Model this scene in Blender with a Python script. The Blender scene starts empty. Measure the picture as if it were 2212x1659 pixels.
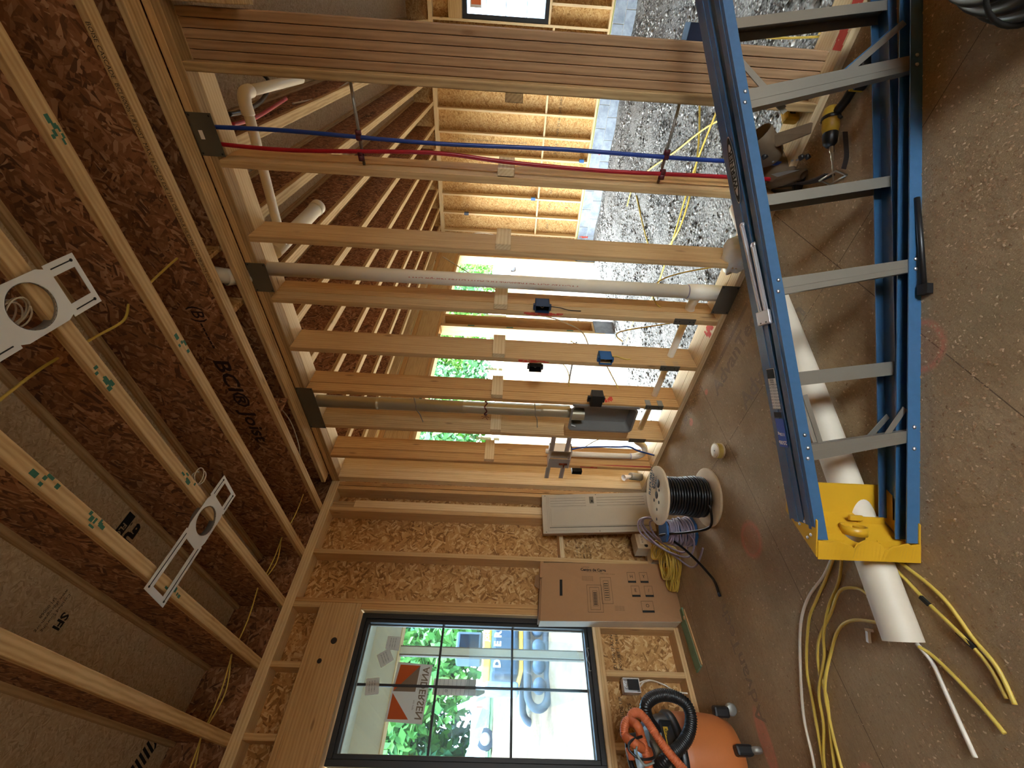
import bpy, bmesh, math, random
import numpy as np
from mathutils import Vector, Matrix, Euler
random.seed(7)
RS = np.random.RandomState(7)
C = bpy.context.scene.collection
SC = bpy.context.scene
PI = math.pi

# ------------------------------------------------------------------ camera
def setup_camera():
    yaw, pitch, roll = 0.8388, -0.0262, 0.0487
    F = Vector((math.sin(yaw)*math.cos(pitch), math.cos(yaw)*math.cos(pitch), math.sin(pitch)))
    R0 = Vector((math.cos(yaw), -math.sin(yaw), 0)); U0 = R0.cross(F)
    R = R0*math.cos(roll) + U0*math.sin(roll)
    U = -R0*math.sin(roll) + U0*math.cos(roll)
    # the photograph lies on its side: its right edge is down, its top edge is right
    X, Y, Z = -U, R, -F
    cd = bpy.data.cameras.new('camera'); cam = bpy.data.objects.new('camera', cd); C.objects.link(cam)
    m = Matrix(((X.x, Y.x, Z.x, -2.375), (X.y, Y.y, Z.y, -3.515), (X.z, Y.z, Z.z, 1.4682), (0, 0, 0, 1)))
    cam.matrix_world = m
    cd.sensor_fit = 'HORIZONTAL'; cd.sensor_width = 36.0
    cd.lens = 36.0*903.3/2212.0
    cd.clip_start = 0.02; cd.clip_end = 400
    SC.camera = cam
setup_camera()

# ------------------------------------------------------------------ sky, sun, exposure
w = bpy.data.worlds.new('world'); SC.world = w; w.use_nodes = True
nt = w.node_tree; nt.nodes.clear()
o = nt.nodes.new('ShaderNodeOutputWorld'); bg = nt.nodes.new('ShaderNodeBackground')
tc = nt.nodes.new('ShaderNodeTexCoord'); sep = nt.nodes.new('ShaderNodeSeparateXYZ')
cr = nt.nodes.new('ShaderNodeValToRGB')
cr.color_ramp.elements[0].position = 0.0; cr.color_ramp.elements[0].color = (0.78, 0.86, 0.90, 1)
cr.color_ramp.elements[1].position = 0.7; cr.color_ramp.elements[1].color = (0.76, 0.90, 1.0, 1)
e = cr.color_ramp.elements.new(0.15); e.color = (0.88, 0.96, 1.0, 1)
nt.links.new(tc.outputs['Generated'], sep.inputs[0]); nt.links.new(sep.outputs['Z'], cr.inputs[0])
nt.links.new(cr.outputs[0], bg.inputs['Color']); bg.inputs['Strength'].default_value = 9.0
nt.links.new(bg.outputs[0], o.inputs[0])
sl = bpy.data.lights.new('sun', 'SUN'); sl.energy = 4.0; sl.angle = math.radians(6); sl.color = (1.0, 0.96, 0.88)
so = bpy.data.objects.new('sun', sl); C.objects.link(so)
so.rotation_euler = Vector((0.55, -0.25, 1.0)).to_track_quat('Z', 'Y').to_euler()
vs = SC.view_settings
SC.display_settings.display_device = 'sRGB'
vs.view_transform = 'Standard'; vs.look = 'None'; vs.gamma = 1.0; vs.use_curve_mapping = False
vs.exposure = 2.0
cy = SC.cycles
cy.use_denoising = True
cy.max_bounces = 8; cy.diffuse_bounces = 6; cy.glossy_bounces = 3; cy.transmission_bounces = 6
cy.transparent_max_bounces = 8; cy.sample_clamp_indirect = 8.0
cy.caustics_reflective = False; cy.caustics_refractive = False

# ------------------------------------------------------------------ materials
def lin(c):
    if isinstance(c, str):
        c = tuple(int(c[i:i+2], 16)/255 for i in (0, 2, 4))
    return tuple((x/12.92 if x <= 0.04045 else ((x+0.055)/1.055)**2.4) for x in c[:3]) + (1.0,)
M = {}
class NB:
    def __init__(s, name):
        s.m = bpy.data.materials.new(name); s.m.use_nodes = True; s.t = s.m.node_tree
        s.b = s.t.nodes['Principled BSDF']; M[name] = s.m
    def n(s, typ, **kw):
        x = s.t.nodes.new(typ)
        for k, v in kw.items():
            if k[0] == '_': x.inputs[k[1:].replace('_', ' ')].default_value = v
            elif k[0] == 'i' and k[1:].isdigit(): x.inputs[int(k[1:])].default_value = v
            else: setattr(x, k, v)
        return x
    def l(s, a, b): s.t.links.new(a, b)
    def obj(s, scale=(1, 1, 1), rot=(0, 0, 0), rnd=True, coord='Object'):
        mp = s.n('ShaderNodeMapping')
        mp.inputs['Scale'].default_value = scale; mp.inputs['Rotation'].default_value = rot
        if rnd: tc = s.n('ShaderNodeTexCoord'); s.l(tc.outputs[coord], mp.inputs['Vector'])
        else: tc = s.n('ShaderNodeNewGeometry'); s.l(tc.outputs['Position'], mp.inputs['Vector'])
        if rnd:
            oi = s.n('ShaderNodeObjectInfo'); mu = s.n('ShaderNodeMath', operation='MULTIPLY', i1=37.0)
            s.l(oi.outputs['Random'], mu.inputs[0]); s.l(mu.outputs[0], mp.inputs['Location'])
        return mp.outputs[0]
    def noise(s, vec, scale, detail=3.0, rough=0.55, out='Fac', dist=0.0):
        x = s.n('ShaderNodeTexNoise', _Scale=scale, _Detail=detail, _Roughness=rough, _Distortion=dist); s.l(vec, x.inputs['Vector']); return x.outputs[out]
    def ramp(s, fac, stops):
        r = s.n('ShaderNodeValToRGB'); el = r.color_ramp.elements
        while len(el) < len(stops): el.new(0.5)
        for e, (p, c) in zip(el, stops): e.position = p; e.color = lin(c)
        s.l(fac, r.inputs[0]); return r.outputs[0]
    def mix(s, fac, a, b, mode='MIX'):
        x = s.n('ShaderNodeMix', data_type='RGBA', blend_type=mode)
        for v, i in ((fac, 0), (a, 6), (b, 7)):
            if hasattr(v, 'links'): s.l(v, x.inputs[i])
            else: x.inputs[i].default_value = v if i == 0 else (v if isinstance(v, tuple) and len(v) == 4 else lin(v))
        return x.outputs[2]
    def math(s, op, a, b=0.0):
        x = s.n('ShaderNodeMath', operation=op)
        for v, i in ((a, 0), (b, 1)):
            if hasattr(v, 'links'): s.l(v, x.inputs[i])
            else: x.inputs[i].default_value = v
        return x.outputs[0]
    def bump(s, h, strength=0.3, dist=0.002):
        x = s.n('ShaderNodeBump', _Strength=strength, _Distance=dist); s.l(h, x.inputs['Height']); s.l(x.outputs[0], s.b.inputs['Normal'])
    def done(s, col=None, rough=0.7, metal=0.0, **kw):
        if col is not None:
            if hasattr(col, 'links'): s.l(col, s.b.inputs['Base Color'])
            else: s.b.inputs['Base Color'].default_value = lin(col)
        s.b.inputs['Roughness'].default_value = rough; s.b.inputs['Metallic'].default_value = metal
        for k, v in kw.items(): s.b.inputs[k.replace('_', ' ')].default_value = v
        return s.m

def plain(name, col, rough=0.6, metal=0.0, var=0.12, scale=25.0, bump=0.0, **kw):
    a = NB(name); v = a.obj()
    n = a.noise(v, scale, 4)
    dark = a.mix(1.0, col, (1-var, 1-var, 1-var, 1), 'MULTIPLY')
    c = a.mix(n, dark, col)
    if bump: a.bump(n, bump, 0.002)
    return a.done(c, rough, metal, **kw)

def lumber(name, light, dark, knot='75502c', rings=True):
    a = NB(name)
    v = a.obj((1.2, 14, 14)); v2 = a.obj((1, 1, 1)); v3 = a.obj((2.2, 8, 8))
    g = a.noise(v, 3.0, 5, 0.6)                    # long grain
    wv = a.n('ShaderNodeTexWave', wave_type='RINGS', rings_direction='X', _Scale=20.0, _Distortion=2.0, _Detail=2.0)
    a.l(a.obj((0.35, 1, 1)), wv.inputs['Vector'])
    f = a.math('ADD', a.math('MULTIPLY', g, 0.78), a.math('MULTIPLY', wv.outputs['Fac'], 0.22))
    c = a.ramp(f, [(0.28, dark), (0.62, light)])
    oi = a.n('ShaderNodeObjectInfo')
    c = a.mix(a.math('MULTIPLY', oi.outputs['Random'], 0.35), c, dark)
    vo = a.n('ShaderNodeTexVoronoi', feature='F1', _Scale=1.0, _Randomness=1.0); a.l(v3, vo.inputs['Vector'])
    k = a.ramp(vo.outputs['Distance'], [(0.04, (.8, .8, .8)), (0.10, (0, 0, 0))])
    c = a.mix(k, c, knot)
    a.bump(g, 0.15, 0.001)
    return a.done(c, 0.75)
lumber('pine', 'd2b07c', 'ba935f')
lumber('post_wood', 'b7946e', '957352')
lumber('pine_light', 'e4cda0', 'd0b182')
lumber('pine_weathered', 'bb9c6c', '8f7148')
lumber('pine_orange', 'd2a76b', 'b5854e')
lumber('lvl', 'd8ba88', 'b08d5a', '8a6a3c')

def osb(name, cols, scale=1.0, rough=0.8, bump=0.35):
    """strand board: flakes lying at several angles in the plane of the sheet"""
    a = NB(name); tcv = a.obj((1, 1, 1)); tc = a.n('ShaderNodeTexCoord')
    sn = a.n('ShaderNodeSeparateXYZ'); a.l(tc.outputs['Normal'], sn.inputs[0]); sp_ = a.n('ShaderNodeSeparateXYZ'); a.l(tcv, sp_.inputs[0])
    nx = a.math('GREATER_THAN', a.math('ABSOLUTE', sn.outputs['X']), 0.6); nz = a.math('GREATER_THAN', a.math('ABSOLUTE', sn.outputs['Z']), 0.6)
    def pick(f, p, q): x = a.n('ShaderNodeMix', data_type='FLOAT'); a.l(f, x.inputs[0]); a.l(p, x.inputs[2]); a.l(q, x.inputs[3]); return x.outputs[0]
    u = pick(nx, sp_.outputs['X'], sp_.outputs['Y']); v = pick(nz, sp_.outputs['Z'], sp_.outputs['Y'])
    cb = a.n('ShaderNodeCombineXYZ'); a.l(u, cb.inputs[0]); a.l(v, cb.inputs[1]); uv = cb.outputs[0]
    wob = a.noise(uv, 7*scale, 2, 0.5, 'Color'); outs = []
    for k, (rot, sc) in enumerate(((0.35, (11, 62, 1)), (-0.55, (10, 54, 1)), (1.25, (13, 70, 1)), (2.2, (12, 60, 1)))):
        mp = a.n('ShaderNodeMapping', vector_type='TEXTURE'); mp.inputs['Rotation'].default_value = (0, 0, rot)
        mp.inputs['Scale'].default_value = (1/(sc[0]*scale), 1/(sc[1]*scale), 1)
        ad = a.n('ShaderNodeVectorMath', operation='MULTIPLY_ADD'); ad.inputs[1].default_value = (0.03, 0.03, 0)
        a.l(wob, ad.inputs[0]); a.l(uv, ad.inputs[2]); a.l(ad.outputs[0], mp.inputs['Vector'])
        vo = a.n('ShaderNodeTexVoronoi', feature='F1', voronoi_dimensions='2D', _Scale=1.0); a.l(mp.outputs[0], vo.inputs['Vector'])
        sp = a.n('ShaderNodeSeparateColor'); a.l(vo.outputs['Color'], sp.inputs[0]); outs.append(sp.outputs[0])
    x = outs[0]
    for k, (sc, th) in enumerate(((11, 0.49), (15, 0.52), (19, 0.54))):
        x = a.mix(a.ramp(a.noise(uv, sc*scale, 2), [(th, (0, 0, 0)), (th+0.03, (1, 1, 1))]), x, outs[k+1])
    c = a.ramp(x, [(0.04, cols[0]), (0.28, cols[1]), (0.72, cols[2]), (0.95, cols[3])])
    c = a.mix(a.math('MULTIPLY', a.noise(uv, 2.5, 3), 0.45), c, cols[1])
    a.bump(x, bump, 0.0015)
    return a.done(c, rough)
osb('osb', ('7a5226', 'ad7f46', 'cfa266', 'e4c490'))
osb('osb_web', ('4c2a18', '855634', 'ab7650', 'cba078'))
osb('osb_deck', ('b89c78', 'd0b890', 'dcc8a4', 'e8d8b8'), 2.0, 0.85, 0.15)
osb('osb_bright', ('936c3a', 'b98f56', 'cba870', 'dabd8a'))

# floor: dusty tan sheathing with sheet joints, dirt and sprayed pink rings
def floor_mat():
    a = NB('subfloor'); v = a.obj(rnd=False)
    base = a.ramp(a.noise(v, 2.2, 4, 0.6), [(0.3, 'a08a66'), (0.5, 'b59d78'), (0.7, 'c4ad88')])
    st = a.n('ShaderNodeMapping'); st.inputs['Scale'].default_value = (50, 170, 50); a.l(v, st.inputs['Vector'])
    vo = a.n('ShaderNodeTexVoronoi', _Scale=1.0); a.l(st.outputs[0], vo.inputs['Vector'])
    sp = a.n('ShaderNodeSeparateColor'); a.l(vo.outputs['Color'], sp.inputs[0])
    base = a.mix(a.math('MULTIPLY', sp.outputs[0], 0.28), base, '84674a')
    fine = a.noise(v, 190, 3, 0.7)
    base = a.mix(a.math('MULTIPLY', fine, 0.38), base, '624a33'); base = a.mix(a.ramp(a.noise(v, 75, 4, 0.8), [(0.56, (0, 0, 0)), (0.66, (0.7, 0.7, 0.7))]), base, '6e553c')
    # darker patches of damp dust
    dp = a.ramp(a.noise(v, 1.3, 5, 0.62), [(0.5, (0, 0, 0)), (0.75, (0.5, 0.5, 0.5))]); base = a.mix(dp, base, '8a7458')
    sx = a.n('ShaderNodeSeparateXYZ'); a.l(v, sx.inputs[0])
    def joint(axis, period, off, wd, gate=None):
        m = a.math('PINGPONG', a.math('ADD', axis, off), period/2)
        return a.math('LESS_THAN', m, wd)
    j = joint(sx.outputs['Y'], 1.22, 0.30, 0.0018)
    base = a.mix(a.math('MULTIPLY', j, 0.75), base, '4a3524')
    j2 = joint(sx.outputs['X'], 2.44, 0.62, 0.0018)
    base = a.mix(a.math('MULTIPLY', j2, 0.75), base, '4a3524')
    # sprayed rings and dots
    nz = a.noise(v, 60, 3)
    def ring(cx, cy, rx, ry, wd, fill, strength):
        nonlocal base
        dx = a.math('DIVIDE', a.math('SUBTRACT', sx.outputs['X'], cx), rx); dy = a.math('DIVIDE', a.math('SUBTRACT', sx.outputs['Y'], cy), ry)
        d = a.math('SQRT', a.math('ADD', a.math('MULTIPLY', dx, dx), a.math('MULTIPLY', dy, dy)))
        e = a.math('ABSOLUTE', a.math('SUBTRACT', d, 1.0))
        k = a.math('SUBTRACT', 1.0, a.math('DIVIDE', e, wd)); k = a.math('MAXIMUM', k, 0.0)
        if fill: k = a.math('MAXIMUM', k, a.math('MULTIPLY', a.math('LESS_THAN', d, 1.0), fill))
        k = a.math('MULTIPLY', k, a.math('MULTIPLY', a.math('ADD', nz, 0.35), strength)); k = a.math('MINIMUM', k, 0.9)
        base = a.mix(a.math('MULTIPLY', k, 0.62), base, 'e88a74')
    ring(-1.175, -1.335, 0.085, 0.085, 0.32, 0.45, 1.0)
    ring(-1.165, -2.70, 0.085, 0.085, 0.22, 0.25, 1.0)
    ring(-1.985, -0.745, 0.11, 0.045, 0.5, 0.7, 1.1)
    ring(-0.170, -1.232, 0.022, 0.022, 0.6, 1.0, 1.5)
    ring(-0.172, -1.55, 0.016, 0.016, 0.6, 1.0, 1.5)
    ring(-2.20, -1.42, 0.05, 0.05, 0.5, 0.5, 0.8)
    # grey boot prints and smears
    sm = a.ramp(a.noise(v, 7, 5, 0.7), [(0.62, (0, 0, 0)), (0.72, (0.5, 0.5, 0.5))]); base = a.mix(sm, base, '77705c')
    a.bump(a.math('ADD', fine, a.noise(v, 45, 4, 0.7)), 0.5, 0.004)
    return a.done(base, 0.9)
floor_mat()

def gravel_mat():
    a = NB('gravel'); v = a.obj(rnd=False)
    vo = a.n('ShaderNodeTexVoronoi', _Scale=42.0); a.l(v, vo.inputs['Vector'])
    sp = a.n('ShaderNodeSeparateColor'); a.l(vo.outputs['Color'], sp.inputs[0])
    c = a.ramp(sp.outputs[0], [(0.05, '3a3733'), (0.4, '77736e'), (0.8, '979490'), (1.0, 'cac8c4')])
    edge = a.ramp(vo.outputs['Distance'], [(0.25, (0, 0, 0)), (0.6, (0.8, 0.8, 0.8))]); c = a.mix(edge, c, '3b3833')
    dust = a.ramp(a.noise(v, 2.0, 5, 0.65), [(0.44, (0, 0, 0)), (0.56, (1, 1, 1))])
    c = a.mix(a.math('MULTIPLY', dust, 0.8), c, a.mix(a.noise(v, 90, 3), '76736e', '9b9792'))
    a.bump(vo.outputs['Distance'], 0.9, 0.012)
    return a.done(c, 0.9)
gravel_mat()
def stone_mat():
    a = NB('stones'); g = a.n('ShaderNodeNewGeometry')
    c = a.ramp(g.outputs['Random Per Island'], [(0.0, '302d29'), (0.3, '696561'), (0.7, '95918d'), (1.0, 'd6d5d2')])
    return a.done(c, 0.85)
stone_mat()
def shaving_mat():
    a = NB('shavings'); g = a.n('ShaderNodeNewGeometry')
    c = a.ramp(g.outputs['Random Per Island'], [(0.0, '8a6a4a'), (0.5, 'b99874'), (1.0, 'd8c09c')])
    return a.done(c, 0.85)
shaving_mat()
def dirt_mat():
    a = NB('dirt'); v = a.obj(rnd=False)
    sx = a.n('ShaderNodeSeparateXYZ'); a.l(v, sx.inputs[0])
    c = a.ramp(a.noise(v, 0.9, 8, 0.75), [(0.3, '57402a'), (0.5, '75593c'), (0.7, '8a7456')])
    gv = a.ramp(a.noise(v, 14, 4, 0.8), [(0.45, '55514c'), (0.62, '8f8b86')])
    m = a.n('ShaderNodeMapRange'); a.l(a.math('ADD', sx.outputs['Y'], a.math('MULTIPLY', a.noise(v, 0.6, 4), 5.0)), m.inputs['Value'])
    m.inputs['From Min'].default_value = 7.5; m.inputs['From Max'].default_value = 9.5
    c = a.mix(m.outputs[0], gv, c)
    gr = a.ramp(a.noise(v, 3.0, 6, 0.7), [(0.3, '3c5b20'), (0.7, '6a8a40')])
    m2 = a.n('ShaderNodeMapRange'); a.l(a.math('ADD', sx.outputs['Y'], a.math('MULTIPLY', a.noise(v, 0.25, 3), 8.0)), m2.inputs['Value'])
    m2.inputs['From Min'].default_value = 24; m2.inputs['From Max'].default_value = 26
    c = a.mix(m2.outputs[0], c, gr)
    a.bump(a.noise(v, 6, 6, 0.8), 0.8, 0.06)
    return a.done(c, 0.95)
dirt_mat()
def leaf_mat(name, c0, c1, c2):
    a = NB(name); g = a.n('ShaderNodeNewGeometry')
    c = a.ramp(g.outputs['Random Per Island'], [(0.0, c0), (0.5, c1), (1.0, c2)])
    a.done(c, 0.7)
    a.b.inputs['Transmission Weight'].default_value = 0.0
leaf_mat('leaves', '2f5d1c', '4c7f30', '7aa84c')
leaf_mat('leaves_dark', '1a4028', '2f6038', '4c8050')
def cmu_mat():
    a = NB('block_grey'); v = a.obj()
    c = a.ramp(a.noise(v, 5, 5, 0.7), [(0.35, '7d8894'), (0.65, 'a3adb8')]); a.bump(a.noise(v, 150, 3), 0.5, 0.003); a.done(c, 0.9)
cmu_mat()

plain('pvc', 'e4dcc9', 0.35, 0, 0.06, 6)
plain('pvc_dusty', 'd8cdb8', 0.55, 0, 0.18, 9)
plain('galv', '9b9a93', 0.45, 0.5, 0.25, 14)
plain('duct_metal', 'b5af98', 0.32, 0.6, 0.2, 6)
plain('steel_plate', '6d6a5e', 0.5, 0.6, 0.15, 10)
plain('aluminium', '9c968a', 0.42, 0.7, 0.14, 9)
plain('alu_bright', 'd5d6da', 0.3, 0.85, 0.08, 9)
plain('fiberglass_blue', '3a678f', 0.24, 0, 0.22, 40, 0.06, Specular_IOR_Level=0.9, Coat_Weight=0.5, Coat_Roughness=0.25)
plain('cap_yellow', 'cf9f24', 0.38, 0, 0.12, 12)
plain('black_plastic', '17181a', 0.4, 0, 0.2, 20)
plain('black_frame', '1a1a1a', 0.5, 0, 0.2, 8)
plain('grey_plastic', '8d948d', 0.45, 0, 0.1, 12)
plain('orange_plastic', 'c0703a', 0.5, 0, 0.12, 14)
plain('orange_hose', 'c9683a', 0.55, 0, 0.12, 14)
plain('blue_plastic', '1f5b93', 0.45, 0, 0.15, 20)
plain('navy_plastic', '1b2a44', 0.45, 0, 0.15, 20)
plain('pex_blue', '1c3f8f', 0.35, 0, 0.1, 30)
plain('pex_red', 'a81222', 0.35, 0, 0.1, 30)
plain('dark_red', '5a1420', 0.5)
plain('cable_yellow', 'd9bd55', 0.45, 0, 0.18, 18)
plain('cable_white', 'ddd6c6', 0.5, 0, 0.1, 18)
plain('cable_black', '101012', 0.32, 0, 0.2, 18)
plain('cable_purple', '9a8fa2', 0.4, 0, 0.2, 18)
plain('cardboard', 'a67c54', 0.85, 0, 0.1, 30)
plain('cardboard_dark', '8c6744', 0.85, 0, 0.1, 30)
plain('carton_white', 'd8ccb4', 0.8, 0, 0.08, 30)
plain('panel_grey', 'b3aa98', 0.4, 0.1, 0.06, 12)
plain('plywood_disc', 'd8c3a0', 0.8, 0, 0.22, 16)
plain('ink', '15140f', 0.8, 0, 0.0)
plain('ink_soft', '6e6450', 0.9, 0, 0.2, 60)
plain('ink_faint', '96826a', 0.9, 0, 0.3, 60)
plain('ink_web', '2b140c', 0.9, 0, 0.2, 60)
plain('ink_blue', '27455a', 0.8, 0, 0.2, 60)
plain('ink_white', 'f0f0ee', 0.7, 0, 0.0)
plain('ink_red', 'c04020', 0.8, 0, 0.1)
plain('label_white', 'e6e2da', 0.6, 0, 0.05)
plain('label_blue', '2a55b8', 0.5, 0, 0.05)
plain('label_orange', 'dc7138', 0.6, 0, 0.05)
plain('label_brown', '7a6650', 0.6, 0, 0.05)

plain('white_plastic', 'eeeeee', 0.35, 0, 0.04)
plain('bracket_white', 'd9dad6', 0.45, 0.2, 0.06)
plain('outlet_white', 'd8cfc4', 0.4, 0, 0.05)
plain('brass', '7a3c20', 0.4, 0.8, 0.2)
plain('green_board', '7d9a78', 0.85, 0, 0.25, 20)
plain('green_sill', '9aa063', 0.9, 0, 0.2, 20)
plain('leather', '6b573f', 0.75, 0, 0.35, 22, 0.4)
plain('leather_dark', '2c211a', 0.7, 0, 0.3, 22, 0.4)
plain('tool_yellow', 'c9a230', 0.45, 0, 0.25, 30)
plain('tool_steel', 'b9b3a6', 0.3, 0.9, 0.2, 30)
plain('paint_red', 'd8503c', 0.9, 0, 0.3, 50)
plain('stain_green', '3f7a64', 0.9, 0, 0.5, 70)
plain('excavator_dark', '2e4050', 0.5, 0, 0.2, 5)
plain('excavator_yellow', 'e8a630', 0.45, 0, 0.1, 5)
plain('truck_white', 'e8e8e8', 0.35, 0, 0.05, 5)
plain('tyre', '3a3d42', 0.8, 0, 0.2, 10)
plain('porch_paint', 'cfc7b0', 0.7, 0, 0.08, 5)
plain('stainless', '94938f', 0.45, 0.35, 0.15, 10)
plain('cover_grey', '9d948b', 0.5, 0.1, 0.1)
plain('bag_plastic', 'd8d0be', 0.4, 0, 0.15, 20)
plain('foam_white', 'efe9da', 0.7, 0, 0.05, 20)
def glass_mat(name, col, mixf, rough=0.02):
    a = NB(name); t = a.t
    out = [x for x in t.nodes if x.type == 'OUTPUT_MATERIAL'][0]
    tr = a.n('ShaderNodeBsdfTransparent'); tr.inputs[0].default_value = lin(col)
    gl = a.n('ShaderNodeBsdfGlossy'); gl.inputs['Roughness'].default_value = rough
    fr = a.n('ShaderNodeFresnel', _IOR=1.45); ms = a.n('ShaderNodeMixShader')
    a.l(fr.outputs[0], ms.inputs[0]); a.l(tr.outputs[0], ms.inputs[1]); a.l(gl.outputs[0], ms.inputs[2])
    if mixf:
        df = a.n('ShaderNodeBsdfTranslucent'); df.inputs[0].default_value = (0.85, 0.93, 0.92, 1)
        nz = a.noise(a.obj(rnd=False), 3.0, 4, 0.7)
        m2 = a.n('ShaderNodeMixShader'); a.l(a.math('MULTIPLY', nz, mixf), m2.inputs[0])
        a.l(ms.outputs[0], m2.inputs[1]); a.l(df.outputs[0], m2.inputs[2]); a.l(m2.outputs[0], out.inputs[0])
    else: a.l(ms.outputs[0], out.inputs[0])
glass_mat('glass', 'bccedc', 0.03)
glass_mat('film', 'eef4f4', 0.22, 0.15)

def paper(name, col):
    a = NB(name); out = [x for x in a.t.nodes if x.type == 'OUTPUT_MATERIAL'][0]
    a.done(col, 0.7); tl = a.n('ShaderNodeBsdfTranslucent'); tl.inputs[0].default_value = lin(col); ms = a.n('ShaderNodeMixShader', i0=0.5)
    a.l(a.b.outputs[0], ms.inputs[1]); a.l(tl.outputs[0], ms.inputs[2]); a.l(ms.outputs[0], out.inputs[0])
paper('paper_white', 'dcd8d0'); paper('paper_orange', 'd8662c')
# ------------------------------------------------------------------ geometry helpers
def V(*a): return Vector(a)
class MB:
    def __init__(s): s.v = []; s.f = []; s.mi = []; s.sm = []
    def add(s, vs, fs, mi=0, smooth=False):
        b = len(s.v); s.v += [tuple(p) for p in vs]
        for f in fs: s.f.append(tuple(i+b for i in f)); s.mi.append(mi); s.sm.append(smooth)
        return s
    def box(s, a, b, mi=0):
        (x0, y0, z0), (x1, y1, z1) = [tuple(map(f, zip(a, b))) for f in (min, max)]
        return s.add([(x0,y0,z0),(x1,y0,z0),(x1,y1,z0),(x0,y1,z0),(x0,y0,z1),(x1,y0,z1),(x1,y1,z1),(x0,y1,z1)],
                     [(3,2,1,0),(4,5,6,7),(0,1,5,4),(1,2,6,5),(2,3,7,6),(3,0,4,7)], mi)
    def obox(s, c, ax, ay, az, mi=0):
        c, ax, ay, az = map(Vector, (c, ax, ay, az))
        p = [c+ax*i+ay*j+az*k for k in (-.5, .5) for i, j in ((-.5,-.5),(.5,-.5),(.5,.5),(-.5,.5))]
        return s.add(p, [(3,2,1,0),(4,5,6,7),(0,1,5,4),(1,2,6,5),(2,3,7,6),(3,0,4,7)], mi)
    def bar(s, p0, p1, w, h, up=(0,0,1), mi=0):
        p0, p1 = Vector(p0), Vector(p1); d = p1-p0; sd = d.cross(Vector(up)).normalized(); u = sd.cross(d).normalized()
        return s.obox((p0+p1)/2, d, sd*w, u*h, mi)
    def tube(s, pts, r, n=10, mi=0, caps=True, closed=False, rf=None):
        P = [Vector(p) for p in pts]; L = len(P); rings = []
        up = None; vs = []
        for i, p in enumerate(P):
            if closed: t = P[(i+1) % L]-P[i-1]
            else: t = P[min(i+1, L-1)]-P[max(i-1, 0)]
            if t.length < 1e-9: t = Vector((0,0,1))
            t.normalize()
            if up is None:
                up = Vector((0,0,1)) if abs(t.z) < 0.9 else Vector((1,0,0))
            a = up.cross(t)
            if a.length < 1e-6: a = Vector((1,0,0)).cross(t)
            a.normalize(); b = t.cross(a); up = b
            rr = r if rf is None else rf(i)*r
            for k in range(n):
                q = 2*PI*k/n; vs.append(p+a*math.cos(q)*rr+b*math.sin(q)*rr)
        fs = []
        m = L if closed else L-1
        for i in range(m):
            j = (i+1) % L
            for k in range(n):
                k2 = (k+1) % n; fs.append((i*n+k, i*n+k2, j*n+k2, j*n+k))
        s.add(vs, fs, mi, True)
        if caps and not closed:
            b = len(s.v)-len(vs)
            s.f.append(tuple(b+k for k in reversed(range(n)))); s.f.append(tuple(b+(L-1)*n+k for k in range(n))); s.mi += [mi]*2; s.sm += [False]*2
        return s
    def lathe(s, prof, c=(0,0,0), axis=(0,0,1), n=32, mi=0, smooth=True):
        c = Vector(c); z = Vector(axis).normalized(); x = z.orthogonal().normalized(); y = z.cross(x); vs = []; fs = []
        for r, h in prof:
            for k in range(n):
                q = 2*PI*k/n; vs.append(c+z*h+(x*math.cos(q)+y*math.sin(q))*r)
        for i in range(len(prof)-1):
            for k in range(n):
                k2 = (k+1) % n; fs.append((i*n+k, i*n+k2, (i+1)*n+k2, (i+1)*n+k))
        return s.add(vs, fs, mi, smooth)
    def cyl(s, p0, p1, r, n=20, mi=0): return s.tube([p0, p1], r, n, mi)
    def prism(s, poly, o, ax, ay, az, mi=0):
        o, ax, ay, az = map(Vector, (o, ax, ay, az)); n = len(poly)
        vs = [o+ax*x+ay*y for x, y in poly]+[o+ax*x+ay*y+az for x, y in poly]
        fs = [tuple(reversed(range(n))), tuple(range(n, 2*n))]+[(i, (i+1) % n, n+(i+1) % n, n+i) for i in range(n)]
        return s.add(vs, fs, mi)
    def plate_hole(s, o, ax, ay, az, w, h, r, hc=(0, 0), n=32, mi=0):
        """rectangle w x h with a round hole at hc, thickness az"""
        o, ax, ay, az = map(Vector, (o, ax, ay, az)); vs = []; fs = []
        for k in range(n):
            q = 2*PI*(k+.5)/n; c, sn = math.cos(q), math.sin(q)
            tx = ((w/2 - hc[0]*(1 if c > 0 else -1))/abs(c)) if abs(c) > 1e-9 else 1e9
            ty = ((h/2 - hc[1]*(1 if sn > 0 else -1))/abs(sn)) if abs(sn) > 1e-9 else 1e9
            t = min(tx, ty)
            pi = (hc[0]+c*r, hc[1]+sn*r); po = (hc[0]+c*t, hc[1]+sn*t)
            for (x, y) in (pi, po):
                vs.append(o+ax*x+ay*y); vs.append(o+ax*x+ay*y+az)
        for k in range(n):
            a = 4*k; b = 4*((k+1) % n)
            fs += [(a, b, b+2, a+2), (a+1, a+3, b+3, b+1), (a, a+1, b+1, b), (a+2, b+2, b+3, a+3)]
        return s.add(vs, fs, mi)
    def mesh(s, name, mats):
        me = bpy.data.meshes.new(name); me.from_pydata(s.v, [], s.f)
        for m in mats: me.materials.append(m)
        if len(mats) > 1: me.polygons.foreach_set('material_index', s.mi)
        me.polygons.foreach_set('use_smooth', s.sm); me.update()
        return me
def W(o):
    m = o.matrix_basis.copy()
    if o.parent: m = W(o.parent) @ o.matrix_parent_inverse @ m
    return m
def link(o, parent=None):
    C.objects.link(o)
    if parent is not None:
        o.parent = parent; o.matrix_parent_inverse = W(parent).inverted()
    return o
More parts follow.
